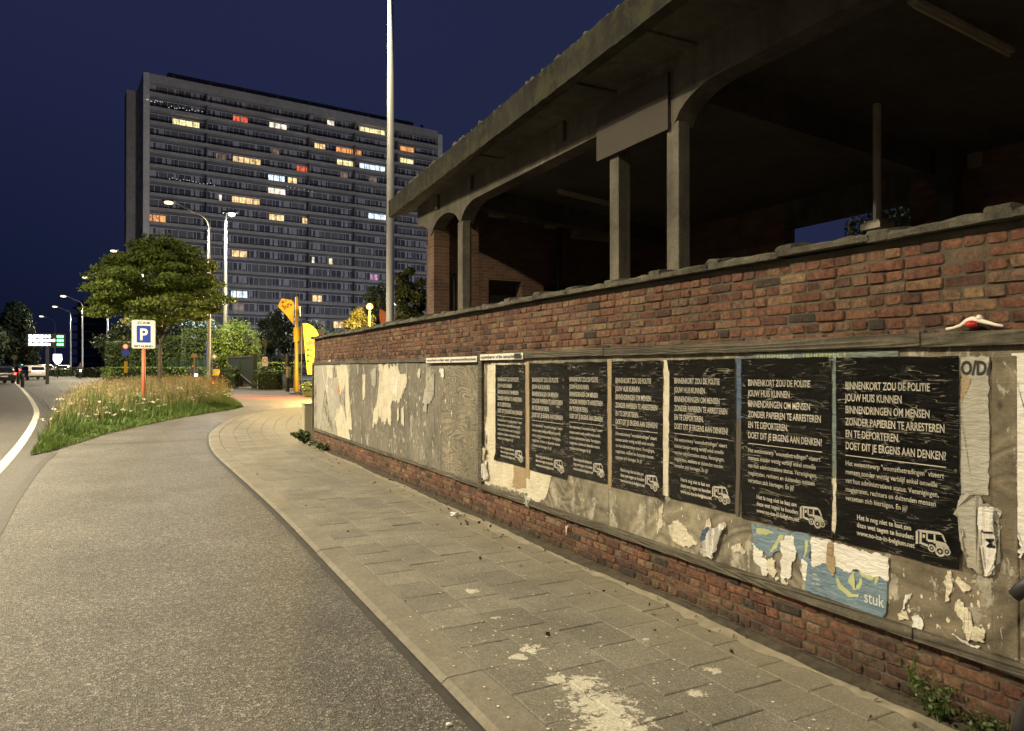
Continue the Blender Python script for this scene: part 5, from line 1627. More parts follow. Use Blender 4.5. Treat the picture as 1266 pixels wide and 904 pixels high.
lit = [(228, 153, 212, 246, 'yellow', 4), (296, 148, 287, 306, 'red', 2), (342, 157, 332, 354, 'white', 3), (408, 154, 404, 413, 'white', 1), (460, 163, 444, 476, 'yellow', 5), (395, 183, 388, 402, 'warm', 2), (431, 189, 415, 447, 'orange', 5),
       (427, 203, 416, 437, 'yellow', 3), (461, 211, 444, 476, 'cold', 5), (503, 188, 494, 512, 'orange', 2), (502, 202, 494, 511, 'yellow', 2), (303, 201, 287, 322, 'warm', 5), (374, 211, 366, 383, 'red', 3), (341, 222, 331, 352, 'cold', 3),
       (361, 226, 355, 367, 'warm', 2), (341, 239, 331, 353, 'white', 3), (340, 189, 335, 345, 'dim', 1), (299, 249, 286, 321, 'warm', 4), (341, 271, 332, 350, 'warm', 2), (349, 273, 346, 351, 'yellow', 1), (376, 274, 373, 380, 'warm', 1),
       (193, 270, 179, 205, 'orange', 3), (465, 271, 455, 477, 'cold', 3), (296, 318, 286, 305, 'warm', 2), (293, 367, 285, 306, 'cold', 3), (392, 372, 386, 398, 'warm', 2), (296, 382, 288, 302, 'dim', 2), (387, 324, 385, 389, 'white', 1),
       (408, 327, 406, 411, 'yellow', 1), (462, 346, 457, 467, 'pink', 2), (272, 246, 270, 274, 'white', 1), (421, 405, 412, 432, 'warm', 3), (396, 402, 388, 402, 'dim', 2), (474, 220, 455, 466, 'dim', 1), (468, 219, 420, 430, 'dim', 1), (282, 190, 266, 280, 'dim', 2)]
for (u, v, u0, u1, cl, n) in lit:
    x0_, z0_ = tower_uv(u0, v); x1_, _ = tower_uv(u1, v)
    k = round((HB - tower_uv((u0 + u1) / 2, v)[1]) / FH - .45)
    zb_ = HB - FH * (k + 1) - .14 + .35
    r_ = random.Random(u * 7)
    xs = np.linspace(x0_, x1_, n + 1)
    lw = tag(link(bpy.data.objects.new('lit_window', MB().box(x0_ - .05, x1_ + .05, .79, .81, zb_ + FH - 1.22, zb_ + FH - 1.14).mesh('lit_window', M['tw_frame'])), tw), {'yellow': 'window lit yellow', 'red': 'window lit red', 'white': 'window lit white', 'warm': 'window lit warm yellow', 'orange': 'window lit orange', 'cold': 'window lit bluish white', 'dim': 'dimly lit window', 'pink': 'window lit pink'}[cl])
    for a, b_ in zip(xs, xs[1:]):
        MB().box(a + .08, b_ - .08, 0.78, .80, zb_ + (-.25 if r_.random() < .75 else -.4), zb_ + FH - 1.25).build('pane', LIT[cl], lw)
# a few strings of tiny lights on balconies
M['fairy'] = glow('fairy_lights', (1, .95, .8), .8)
for (u0, u1, v, n) in ((179, 198, 126, 9), (206, 247, 134, 12), (208, 262, 222, 14), (352, 383, 233, 7)):
    mb = MB()
    for i in range(n):
        u = lerp(u0, u1, i / (n - 1)) + random.uniform(-1, 1); vv = v + (u - u0) * .14 + random.uniform(-1.2, 1.2)
        x_, z_ = tower_uv(u, vv); mb.box(x_ - .07, x_ + .07, -.5, -.46, z_ - .06, z_ + .06)
    tag(mb.build('fairy_lights', M['fairy'], tw), kind='stuff')
# added fill lamps that brighten the tower facade, behind the trees
for k, (s_, d_) in enumerate(((4, -50), (22, -62), (42, -58), (68, -60))):
    p = A + e1 * s_ + e2 * d_
    root = thing('car_park_lamp', ['car park lamp at the left end of the tower forecourt', 'car park lamp left of centre on the tower forecourt', 'car park lamp right of centre on the tower forecourt', 'car park lamp at the right end of the tower forecourt'][k], 'street lamp', (p.x, p.y, gz(p.y)))
    MB().tube([(0, 0, 0), (0, 0, 9.2)], .07, 8).build('pole', M['steel_dark'], root)
    MB().lathe((0, 0, 9.15), [(.1, 0), (.22, .1), (.24, .3), (.1, .42)], 10).build('lamp_glass', M['lamp_white'], root, True)
    lamp_light('lamp_light', (0, 0, 9.9), LAMP_W['park'] * 2.0, (.95, .96, 1.0), .3, root)

# second block far down the road
fb_ = thing('apartment_block', 'dark distant block of flats with rounded balconies behind the lamp row', 'building')
T2 = 210.0; c0 = gt(97, T2); c1 = gt(134, T2 * 1.02); ex = (c1 - c0); ex.z = 0; L2 = ex.length; ex.normalize(); ey = Vector((-ex.y, ex.x, 0))
fb_.matrix_world = Matrix(((ex.x, ey.x, 0, c0.x), (ex.y, ey.y, 0, c0.y), (0, 0, 1, 0), (0, 0, 0, 1)))
h2 = zh(372, T2)
MB().box(0, L2, 0, 9, 0, h2).build('wall', M['tw_wall'], fb_)
MB().box(L2 * .35, L2, 1, 8, h2, h2 + 2).build('roof', M['tw_wall'], fb_)
nf2 = 8
for f in range(nf2):
    z_ = 3 + (h2 - 3) * f / nf2
    mb = MB(); mb.prism([(-1.2, -1.0), (L2 * .55, -1.5), (L2 * .55, 0), (-.2, 2.5), (-1.5, 1.5)], z_, z_ + .55); mb.build('balcony', M['tw_conc'], fb_)
    MB().box(L2 * .62, L2 * .92, -.06, -.003, z_ + .8, z_ + 2.3).build('window', M['tw_glass'], fb_)
MB().box(L2 * .90, L2 * .96, -.08, -.004, h2 - 4.2, h2 - 3.0).build('lit_window', LIT['white'], fb_)
x_ = L2 * .5
MB().box(L2 * .95, L2 + 4, -.5, 6, 0, h2 * .45).build('low_wing', M['tw_conc'], fb_)

# ================================================================== TREES AND HEDGES BEYOND
def tall_tree(u, v_top, t, w_px, v_low, lab, mat, seed, shape='round', clumps=26, per=150, leaf=None, name='tree', flat=.8, group=None):
    b = gt(u, t); h = zh(v_top, t) - b.z; w = w_px / F_PX * t; z0 = max(.3, zh(v_low, t) - b.z)
    tree(name, lab, b, h, w, z0, clumps, per, leaf or max(.18, t / F_PX * 3.4), M[mat], max(.12, w * .025), flat=flat, seed=seed, shape=shape, limbs=4, group=group)
tall_tree(20, 376, 105, 62, 455, 'tall dark tree with pointed crown at the left edge of the picture', 'leaf_dark', 31, 'cone', 48, 260, .5)
tall_tree(-22, 396, 92, 60, 455, 'dark tree partly cut by the left edge of the picture', 'leaf_dark', 32, 'round', 34, 220, .5)
tall_tree(150, 400, 84, 62, 455, 'dark tree behind the clipped hedge left of the parking sign', 'leaf_dark', 33, 'round', 30, 220)
tall_tree(163, 392, 96, 50, 440, 'tree with orange lit leaves peeping out left of the parking sign', 'leaf_autumn', 34, 'round', 24, 200)
tall_tree(228, 384, 90, 80, 450, 'dark tree mass behind the street tree and clipped hedges', 'leaf_dark', 35, 'round', 40, 240)
tall_tree(345, 384, 80, 66, 458, 'dark round tree between the round bush and the yellow banner', 'leaf_dark', 36, 'round', 40, 260)
tall_tree(395, 398, 92, 56, 458, 'dark tree in front of the tower foot, right of the yellow banner', 'leaf_dark', 37, 'round', 34, 220)
tall_tree(506, 322, 44, 46, 430, 'dark tree at the corner of the hall behind the tall pale pole', 'leaf_dark', 38, 'round', 46, 320, .20)
tall_tree(448, 378, 58, 44, 430, 'small tree lit yellow by the sodium lamp above the wall coping', 'leaf_autumn', 39, 'round', 24, 260, .2)
tall_tree(470, 352, 66, 60, 430, 'dark tree behind the yellow lit one, left of the tall pale pole', 'leaf_dark', 40, 'round', 34, 240, .26)
for (x_, y_, h_, w_, lab, sd) in ((13.4, 9.5, 5.6, 2.5, 'dark tree seen through the right rear opening of the hall', 51), (12.6, 8.0, 5.0, 2.6, 'dark bush like tree filling the near side of the rear opening', 52), (13.0, 15.6, 5.6, 6.0, 'dark tree seen through the hall behind the big concrete column', 53)):
    tree('tree', lab, (x_, y_, 0), h_, w_, .6, 26, 200, .13, M['leaf_dark'], .08, flat=.8, seed=sd, limbs=4)

def hedge(u0, u1, t, v_top, v_bot, depth, lab, mat, seed, name='clipped_hedge', per=520, leaf=.17, rounded=False, cat='hedge'):
    a, b = gt(u0, t), gt(u1, t); base = (a + b) / 2; base.z = gz(base.y)
    w = (b - a).length; h = zh(v_top, t) - base.z; z0 = max(0, zh(v_bot, t) - base.z)
    root = thing(name, lab, cat, base, -YAW)
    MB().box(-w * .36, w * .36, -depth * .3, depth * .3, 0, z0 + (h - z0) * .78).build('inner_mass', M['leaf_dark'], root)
    n = int(per * max(1.0, w * (h - z0) / 2))
    if rounded:
        p, d = blob_points((0, 0, (h + z0) / 2), (w / 2, depth / 2, (h - z0) / 2), n, .75)
        p[:, 2] = np.maximum(p[:, 2], .05)
    else:
        q = rng.uniform(-1, 1, (n, 3)); ax = rng.integers(0, 3, n); sg = np.where(rng.random(n) < .5, -1, 1)
        sg = np.where(ax == 2, 1, sg); sg = np.where((ax == 1) & (rng.random(n) < .8), -1, sg)
        q[np.arange(n), ax] = sg * rng.uniform(.86, 1.04, n)
        d = np.zeros((n, 3)); d[np.arange(n), ax] = sg
        # softened corners
        r_ = np.linalg.norm(q[:, :2] ** 4, axis=1) ** .25; q[:, :2] /= np.maximum(1, r_ * .95)[:, None]
        p = q * np.array([w / 2, depth / 2, (h - z0) / 2]) + np.array([0, 0, (h + z0) / 2])
    leaves('foliage', p, leaf, M[mat], root, d, aspect=.6)
    return root
hedge(136, 167, 62, 423, 463, 1.6, 'leftmost tall clipped hedge block, left of the parking sign', 'leaf_hedge', 1)
hedge(166, 201, 62, 419, 463, 1.6, 'tall clipped hedge block directly behind the parking sign', 'leaf_hedge', 2)
hedge(200, 231, 62, 416, 463, 1.6, 'tall clipped hedge block right of the street tree trunk', 'leaf_hedge', 3)
hedge(229, 262, 61, 408, 463, 1.6, 'tallest clipped hedge block, just left of the lamp post by the cyclist', 'leaf_hedge', 4)
hedge(128, 262, 58, 454, 466, 1.0, 'long low trimmed hedge in front of the tall hedge blocks', 'leaf_bright', 5, 'low_hedge', 260)
hedge(262, 320, 57, 397, 470, 3.6, 'big round bright green laurel bush beside the gate', 'leaf_bright', 6, 'round_bush', 1000, .16, True, 'bush')
hedge(315, 357, 50, 458, 479, 1.0, 'clipped box hedge right of the green gate', 'leaf_hedge', 7, 'box_hedge', 500, .12)
hedge(318, 372, 53, 448, 468, 1.2, 'pale lit bush growing over the box hedge right of the gate', 'leaf_bright', 8, 'lit_bush', 300, .14, False, 'bush')
hedge(372, 412, 39, 470, 486, .8, 'low shrub behind the yellow pole next to the wall end', 'leaf_hedge', 9, 'low_shrub', 500, .12, True, 'bush')
hedge(60, 92, 96, 455, 465, 2, 'dark low hedge by the road under the lit white sign', 'leaf_dark', 10, 'road_hedge', 160, .3)
hedge(92, 128, 88, 455, 465, 1.6, 'dark low hedge at the roadside left of the clipped blocks', 'leaf_dark', 11, 'road_hedge', 160, .3)
hedge(276, 296, 52, 452, 476, 1.2, 'dark shrub at the hinge side of the green gate', 'leaf_hedge', 12, 'gate_shrub', 300, .15, True, 'bush')
# low brick wall under the hedge
a, b_ = gt(128, 56), gt(262, 56); base = (a + b_) / 2
lw_ = thing('low_garden_wall', 'low dark garden wall under the long trimmed hedge', 'wall', base, -YAW)
w_ = (b_ - a).length
MB().box(-w_ / 2, w_ / 2, -.12, .12, 0, zh(467, 56) - base.z).build('wall_body', M['mortar'], lw_)
MB().box(-w_ / 2 - .03, w_ / 2 + .03, -.16, .16, zh(467, 56) - base.z, zh(467, 56) - base.z + .07).build('wall_cap', M['coping'], lw_)
# wire mesh fence before the hedge blocks
M['green_steel'] = plain('green_steel', (0.03, 0.07, 0.05), 0.5, 0.1, 3)
M['gate_sheet'] = plain('gate_sheet', (0.028, 0.040, 0.034), 0.6, 0.15, 3)
a, b_ = gt(207, 59.5), gt(262, 59.5); base = (a + b_) / 2; w_ = (b_ - a).length
fe = thing('mesh_fence', 'thin green wire fence before the hedge blocks left of the lamp post', 'fence', base, -YAW)
for i in range(7):
    x_ = -w_ / 2 + w_ * i / 6
    MB().box(x_ - .03, x_ + .03, -.03, .03, 0, 2.2).build('post', M['green_steel'], fe)
wires = MB()
for i in range(10): wires.box(-w_ / 2, w_ / 2, -.008, .008, .4 + i * .19, .415 + i * .19)
for i in range(48): wires.box(-w_ / 2 + w_ * i / 48, -w_ / 2 + w_ * i / 48 + .012, -.01, .01, .4, 2.1)
tag(wires.build('wires', M['green_steel'], fe), kind='stuff')
# swing gate
T_G = 54; a, b_ = gt(282, T_G), gt(313, T_G - 3)
d_ = (b_ - a); d_.z = 0; w_ = d_.length; ang = math.atan2(d_.y, d_.x)
gate = thing('metal_gate', 'dark green metal gate with grey frame and diagonal brace', 'gate', (a.x, a.y, gz(a.y)), ang)
hG = zh(441, T_G) - gz(a.y)
MB().box(0, w_, -.02, .02, .25, hG - .06).build('gate_panel', M['gate_sheet'], gate)
mb = MB(); mb.box(0, w_, -.05, .05, hG - .1, hG); mb.box(0, w_, -.05, .05, .15, .27); mb.box(0, .1, -.05, .05, .15, hG); mb.box(w_ - .1, w_, -.05, .05, .15, hG); mb.build('gate_frame', M['inner_board'], gate)
MB().bar((.1, -.06, hG * .75), (w_ - .1, -.06, .3), .09).build('brace', M['inner_board'], gate)
MB().box(w_ * .5 - .03, w_ * .5 + .03, -.05, -.02, .27, hG - .1).build('mullion', M['gate_sheet'], gate)
MB().box(w_ + .03, w_ + .33, -.14, .14, 0, hG + .12).build('gate_post', M['gate_sheet'], gate)

# ================================================================== YELLOW POLE, BANNERS
T_Y = 43.0; base = gt(366.5, T_Y)
M['yellow_pole_m'] = plain('yellow_pole_paint', (0.70, 0.48, 0.06), 0.5, 0.1, 2)
yp = thing('yellow_pole', 'yellow street pole with sign brackets standing by the wall end', 'pole', base, -YAW)
hY = zh(367, T_Y) - base.z
MB().tube([(0, 0, 0), (0, 0, 1.6), (0, 0, hY)], [.17, .11, .085], 12).build('shaft', M['yellow_pole_m'], yp, True)
MB().bar((-.25, 0, hY * .63), (.2, 0, hY * .63), .05).build('bracket', M['yellow_pole_m'], yp)
MB().bar((-.25, 0, hY * .76), (.2, 0, hY * .76), .05).build('bracket', M['yellow_pole_m'], yp)
MB().box(.1, .22, -.1, .1, hY * .80, hY * .90).build('junction_box', M['yellow_pole_m'], yp)
MB().lathe((0, 0, 0), [(.42, 0), (.40, .06), (.2, .12)], 14).build('foot', M['black'], yp)
px1 = T_Y / F_PX
def flat_thing(name, lab, cat, uvs, t, mat, wave=.04, base_u=None):
    """cloth or sheet built upright at depth t with real thickness"""
    u0 = base_u if base_u is not None else uvs[0][0]
    b = gt(u0, t)
    root = thing(name, lab, cat, (b.x, b.y, b.z), -YAW)
    pts = [((u - u0) / F_PX * t, zh(v, t) - b.z) for u, v in uvs]
    mb = MB(); n = len(pts)
    vs_ = [(x, -.012 + wave * math.sin(x * 3 + z * 2), z) for x, z in pts] + [(x, .012 + wave * math.sin(x * 3 + z * 2), z) for x, z in pts]
    mb.add(vs_, [tuple(range(n)), tuple(range(2 * n - 1, n - 1, -1))] + [(i, (i + 1) % n, (i + 1) % n + n, i + n) for i in range(n)])
    mb.build('cloth' if cat in ('flag', 'banner') else 'plate', M[mat], root)
    return root, pts
r_, pts = flat_thing('kite_banner', 'yellow kite shaped banner with dark flower print hanging left of the yellow pole', 'banner', [(343.5, 379), (348, 369), (354, 370), (360, 371), (363.5, 375), (362.5, 401), (355, 391)], T_Y - .1, 'yellow_cloth', .02)
pr = MB(); rr = random.Random(8)
for k in range(15):
    cx_, cz_ = (rr.uniform(349, 361) - 343.5) * px1, 0
    vv = rr.uniform(371, 383); cz_ = zh(vv, T_Y) - base.z; s_ = rr.uniform(.06, .13); a_ = rr.uniform(0, 3)
    pr.add([(cx_ + s_ * math.cos(a_ + t_) * (1 if i % 2 else .35), -.040, cz_ + s_ * math.sin(a_ + t_) * (1 if i % 2 else .35)) for i, t_ in enumerate([6.283 * q / 8 for q in range(8)])], [tuple(range(8))])
pr.build('flower_print', plain('brown_print', (.22, .08, .02), .7, .1, 3), r_)
flat_thing('shield_sign', 'yellow lit back of a shield shaped traffic sign on the yellow pole', 'sign', [(363, 405), (371, 404), (374, 410), (373, 416), (368, 423), (363, 423)], T_Y - .25, 'yellow_cloth', 0)
T_F = 40.0
r_, pts = flat_thing('beach_flag', 'curved yellow beach flag with lettering by the wall end', 'flag', [(374, 400), (380, 400), (386, 403), (391, 408), (394.5, 416), (393, 440), (390.5, 463), (380, 463), (378, 440), (376, 420)], T_F, 'yellow_cloth', .03)
bF = gt(374, T_F)
for t_, v_ in (('MN', 435), ('MN', 442), ('M', 449)):
    o = link(bpy.data.objects.new('lettering', text_mesh([(t_, 0, 0, .30, .30 if len(t_) > 1 else .15)], M['ink_black'], 'lettering', .01)), r_)
    o.rotation_euler = (R(90), 0, 0); o.location = (5.5 / F_PX * T_F, -.05, zh(v_, T_F) - bF.z)
mb = MB().add([(x, -.052, z) for x, z in [((u - 374) / F_PX * T_F, zh(v, T_F) - bF.z) for u, v in ((378, 424), (383, 421), (389, 422), (389, 426), (383, 427), (379, 428))]], [(0, 1, 2, 3, 4, 5)]); mb.build('red_logo', M['post_red'], r_)
MB().tube([(-.06, 0, 0), (-.06, 0, zh(403, T_F) - bF.z)], .03, 8).build('mast', M['black'], r_)
flat_thing('red_flag', 'small red flag beside the orange sodium lamp above the wall', 'flag', [(469, 384), (472, 383), (477, 386), (477.5, 401), (471, 401), (469, 392)], 52, 'post_red', .03)
flat_thing('wooden_hoarding', 'brown hoarding sheet behind the yellow pole near the wall end', 'board', [(372, 408), (401, 407), (401, 437), (368, 438)], 52, 'paper_tan', 0)
# sodium lamp
T_O = 55.0; base = gt(457, T_O)
so = thing('sodium_lamp', 'orange glowing lamp on a short post above the wall coping by the red flag', 'street lamp', base)
zo = zh(381, T_O) - base.z
MB().tube([(0, 0, 0), (0, 0, zo)], .06, 8).build('pole', M['yellow_pole_m'], so, True)
MB().lathe((0, 0, zo - .1), [(.1, 0), (.24, .08), (.27, .25), (.18, .42), (.05, .48)], 12).build('lamp_glass', M['lamp_orange'], so, True)
lamp_light('lamp_light', (-.5, -.9, zo - .2), LAMP_W['orange'], ORANGE, .3, so)
# orange lamp behind the wall end that colours the crossing
T_Q = 36.5; base = gt(401, T_Q)
s3 = thing('sodium_lamp', 'sodium street lamp hidden behind the wall end, lighting the crossing orange', 'street lamp', base)
MB().tube([(0, 0, 0), (0, 0, 2.6)], .06, 8).build('pole', M['steel_dark'], s3)
MB().lathe((0, 0, 2.55), [(.1, 0), (.2, .08), (.2, .2), (.1, .3)], 12).build('lamp_glass', M['lamp_orange'], s3, True)
lamp_light('lamp_light', (-.5, .1, 2.75), LAMP_W['orange'] * .85, ORANGE, .2, s3)

# utility cabinet at the end of the wall
pc = gp(378, 546)
cab = thing('utility_cabinet', 'grey beige utility cabinet standing against the far end of the brick wall', 'cabinet', (3.25, 16.35, 0))
M['cab'] = plain('cabinet_paint', (0.36, 0.33, 0.23), 0.6, 0.1, 2)
tc = 16.35 / ray(378, HV).y
hC = zh(499, tc)
MB().box(0, .52, 0, .30, .0, hC - .03).build('body', M['cab'], cab, bevel=.012)
MB().box(-.025, .545, -.025, .325, hC - .03, hC).build('lid', M['cab'], cab, bevel=.008)
MB().box(-.006, -.001, .02, .28, .12, hC - .08).build('door', M['cab'], cab)

# ================================================================== SIGNS AND POSTS FAR OFF
def round_plate(parent, c, r, mat, z=0, ring=None, n=20):
    face('sign_disc', [(c[0] + r * math.cos(6.283 * i / n), c[1] + r * math.sin(6.283 * i / n)) for i in range(n)], .06 + z, M[mat], parent, .02)
    if ring:
        face('inner_disc', [(c[0] + r * .72 * math.cos(6.283 * i / n), c[1] + r * .72 * math.sin(6.283 * i / n)) for i in range(n)], .064 + z, M[ring], parent)
T = 50; b = gt(155, T); s_ = thing('traffic_sign', 'round red rimmed sign over a blue plate on a post left of the parking sign', 'sign'); s_.matrix_world = plate_m(b)
round_plate(s_, (0, zh(428.5, T) - b.z), .20, 'sign_red', 0, 'sign_white')
face('blue_plate', [(x, y + zh(436.5, T) - b.z) for x, y in rrect(.40, .42, .04)], .06, M['sign_blue'], s_, .02)
MB().tube([(0, 0, 0), (0, zh(424, T) - b.z, 0)], .035, 8).build('post', M['steel_dark'], s_)
T = 47; b = gt(155.5, T); s_ = thing('yellow_marker', 'short yellow marker post before the round red rimmed sign', 'post'); s_.matrix_world = plate_m(b)
MB().box(-.10, .10, zh(461, T) - b.z, zh(447, T) - b.z, -.05, .05).build('marker', M['yellow'], s_); MB().tube([(0, 0, 0), (0, zh(458, T) - b.z, 0)], .05, 8).build('post', M['black'], s_)
T = 45; b = gt(240, T); s_ = thing('sign_back', 'small sign seen from behind on a brown post left of the cyclist', 'sign'); s_.matrix_world = plate_m(b)
MB().tube([(0, 0, 0), (0, zh(438, T) - b.z, 0)], .045, 8).build('post', M['paper_tan'], s_)
face('sign_plate', [(-.22, zh(442, T) - b.z), (.22, zh(442, T) - b.z), (.14, zh(437, T) - b.z), (-.12, zh(437, T) - b.z)], .07, M['paper_tan'], s_, .02)
T = 53; b = gt(265, T); s_ = thing('diamond_sign', 'small diamond shaped sign behind the lamp post near the cyclist', 'sign'); s_.matrix_world = plate_m(b)
zq = zh(441, T) - b.z; face('sign_plate', [(.24, zq), (0, zq + .24), (-.24, zq), (0, zq - .24)], .06, M['paper_tan'], s_, .02); face('inner_plate', [(.14, zq), (0, zq + .14), (-.14, zq), (0, zq - .14)], .064, M['sign_white'], s_)
MB().tube([(0, 0, 0), (0, zq, 0)], .03, 6).build('post', M['steel_dark'], s_)
T = 52; b = gt(257, T); s_ = thing('blue_street_sign', 'narrow blue sign edge beside the tall lamp post', 'sign'); s_.matrix_world = plate_m(b)
face('sign_plate', [(x, y + zh(436, T) - b.z) for x, y in rrect(.22, .75, .03)], .06, M['sign_blue'], s_, .02); MB().tube([(0, 0, 0), (0, zh(430, T) - b.z, 0)], .03, 6).build('post', M['steel_dark'], s_)
T = 50; b = gt(327.5, T); s_ = thing('no_parking_sign', 'small pale sign with a red ring on a post over the box hedge', 'sign'); s_.matrix_world = plate_m(b)
face('sign_plate', [(x, y + zh(447, T) - b.z) for x, y in rrect(.36, .65, .04)], .06, M['sign_white'], s_, .02); round_plate(s_, (0, zh(446, T) - b.z), .15, 'sign_red', .012, 'sign_white', 14)
MB().tube([(0, 0, 0), (0, zh(421, T) - b.z, 0)], .04, 6).build('post', M['steel_dark'], s_); face('signal_box', [(x, y + zh(424, T) - b.z) for x, y in rrect(.26, .5, .03)], .06, M['black'], s_, .15)
T = 46; b = gt(355.5, T); s_ = thing('info_post', 'slim dark post with pale notice left of the yellow pole', 'post'); s_.matrix_world = plate_m(b)
MB().box(-.13, .13, 0, zh(438, T) - b.z, -.08, .08).build('post', M['black'], s_); face('notice', [(x + .03, y + zh(460, T) - b.z) for x, y in rrect(.2, .7, .02)], .085, M['paper'], s_, .004)
T = 46; a, b_ = gt(357, T), gt(386, T); g_ = thing('guard_rail', 'low metal rail beside the yellow pole', 'rail', ((a + b_) / 2), -YAW); w_ = (b_ - a).length
zr = zh(471, T) - gz(a.y); MB().bar((-w_ / 2, 0, zr), (w_ / 2, 0, zr), .06).build('rail', M['steel_dark'], g_)
for q in (-.48, 0, .48): MB().bar((w_ * q, 0, 0), (w_ * q, 0, zr), .05).build('post', M['steel_dark'], g_)
for i_, (u, t, lab) in enumerate(((22.5, 60, 'left one of the two dark bollards behind the white car'), (28.0, 52, 'right one of the two dark bollards behind the white car'))):
    b = gt(u, t); o = thing('bollard', lab, 'bollard', b); MB().lathe((0, 0, 0), [(.11, 0), (.11, .75), (.13, .78), (.12, .92), (.05, .98)], 12).build('body', M['steel_dark'], o, True)
T = 80; b = gt(17.5, T); s_ = thing('traffic_sign', 'small grey traffic sign seen from behind at the far kerb', 'sign'); s_.matrix_world = plate_m(b)
MB().tube([(0, 0, 0), (0, zh(440, T) - b.z, 0)], .05, 6).build('post', M['steel_dark'], s_); round_plate(s_, (0, zh(442, T) - b.z), .27, 'inner_board')

# electronic parking guidance sign
T = 60; b = gt(58.5, T); eg = thing('electronic_sign', 'electronic guidance board with white rows and green numbers on a dark post', 'sign'); eg.matrix_world = plate_m(b)
zc0 = zh(421, T) - b.z; pp = T / F_PX
MB().box(-21.5 * pp, 19 * pp, zc0 - 8.5 * pp, zc0 + 8.5 * pp, -.2, .04).build('housing', M['black'], eg)
MB().box(-.13, .13, 0, zc0 - 8.5 * pp, -.14, 0).build('post', M['steel_dark'], eg)
LEDW, LEDG = glow('white_led', (.95, .95, 1.0), 14), glow('green_led', (.12, 1.0, .35), 7)
for k in range(3):
    zr = zc0 + (5.0 - 4.9 * k) * pp
    mb = MB(); x_ = -19 * pp; r_ = random.Random(k)
    mb.box(x_, x_ + 2.6 * pp, zr - 1.5 * pp, zr + 1.5 * pp, .045, .06); x_ += 4 * pp
    lim = (2.5, 6.5, 3.0)[k] * pp
    while x_ < lim:
        w_ = r_.uniform(1.1, 1.8) * pp; mb.box(x_, x_ + w_, zr - r_.uniform(1.2, 1.7) * pp, zr + r_.uniform(1.0, 1.7) * pp, .045, .06); x_ += w_ + .35 * pp
    mb.build('led_text', LEDW, eg)
    mb = MB(); x_ = 10 * pp
    for q in range(3): mb.box(x_, x_ + 1.9 * pp, zr - 1.5 * pp, zr + 1.5 * pp, .045, .06); x_ += 2.4 * pp
    mb.build('led_number', LEDG, eg)
T = 84; b = gt(71, T); s_ = thing('lit_shield_sign', 'white glowing shield shaped sign low behind the electronic board', 'sign'); s_.matrix_world = plate_m(b); pp = T / F_PX; z0 = zh(444, T) - b.z
face('lit_plate', [(-4.5 * pp, z0 + 6 * pp), (4.5 * pp, z0 + 6 * pp), (5 * pp, z0 - 1 * pp), (2.4 * pp, z0 - 6 * pp), (-1 * pp, z0 - 6.5 * pp), (-4.6 * pp, z0 - 1.5 * pp)], .06, glow('lit_sign', (1, 1, 1), 4.20), s_, .15)
MB().tube([(0, 0, 0), (0, z0 - 4 * pp, 0)], .05, 6).build('post', M['steel_dark'], s_)
T = 130; b = gt(26.5, T); s_ = thing('traffic_light', 'traffic light showing green far down the road', 'traffic light'); s_.matrix_world = plate_m(b); z0 = zh(451, T) - b.z
MB().box(-.2, .2, z0 - .5, z0 + .6, -.2, 0).build('housing', M['black'], s_); MB().tube([(0, 0, 0), (0, z0, 0)], .07, 6).build('post', M['steel_dark'], s_)
round_plate(s_, (0, z0 - .1), .26, 'black'); face('green_lens', [(.3 * math.cos(6.283 * i / 12), z0 - .1 + .3 * math.sin(6.283 * i / 12)) for i in range(12)], .08, glow('green_signal', (.1, 1, .6), 12), s_, .02)

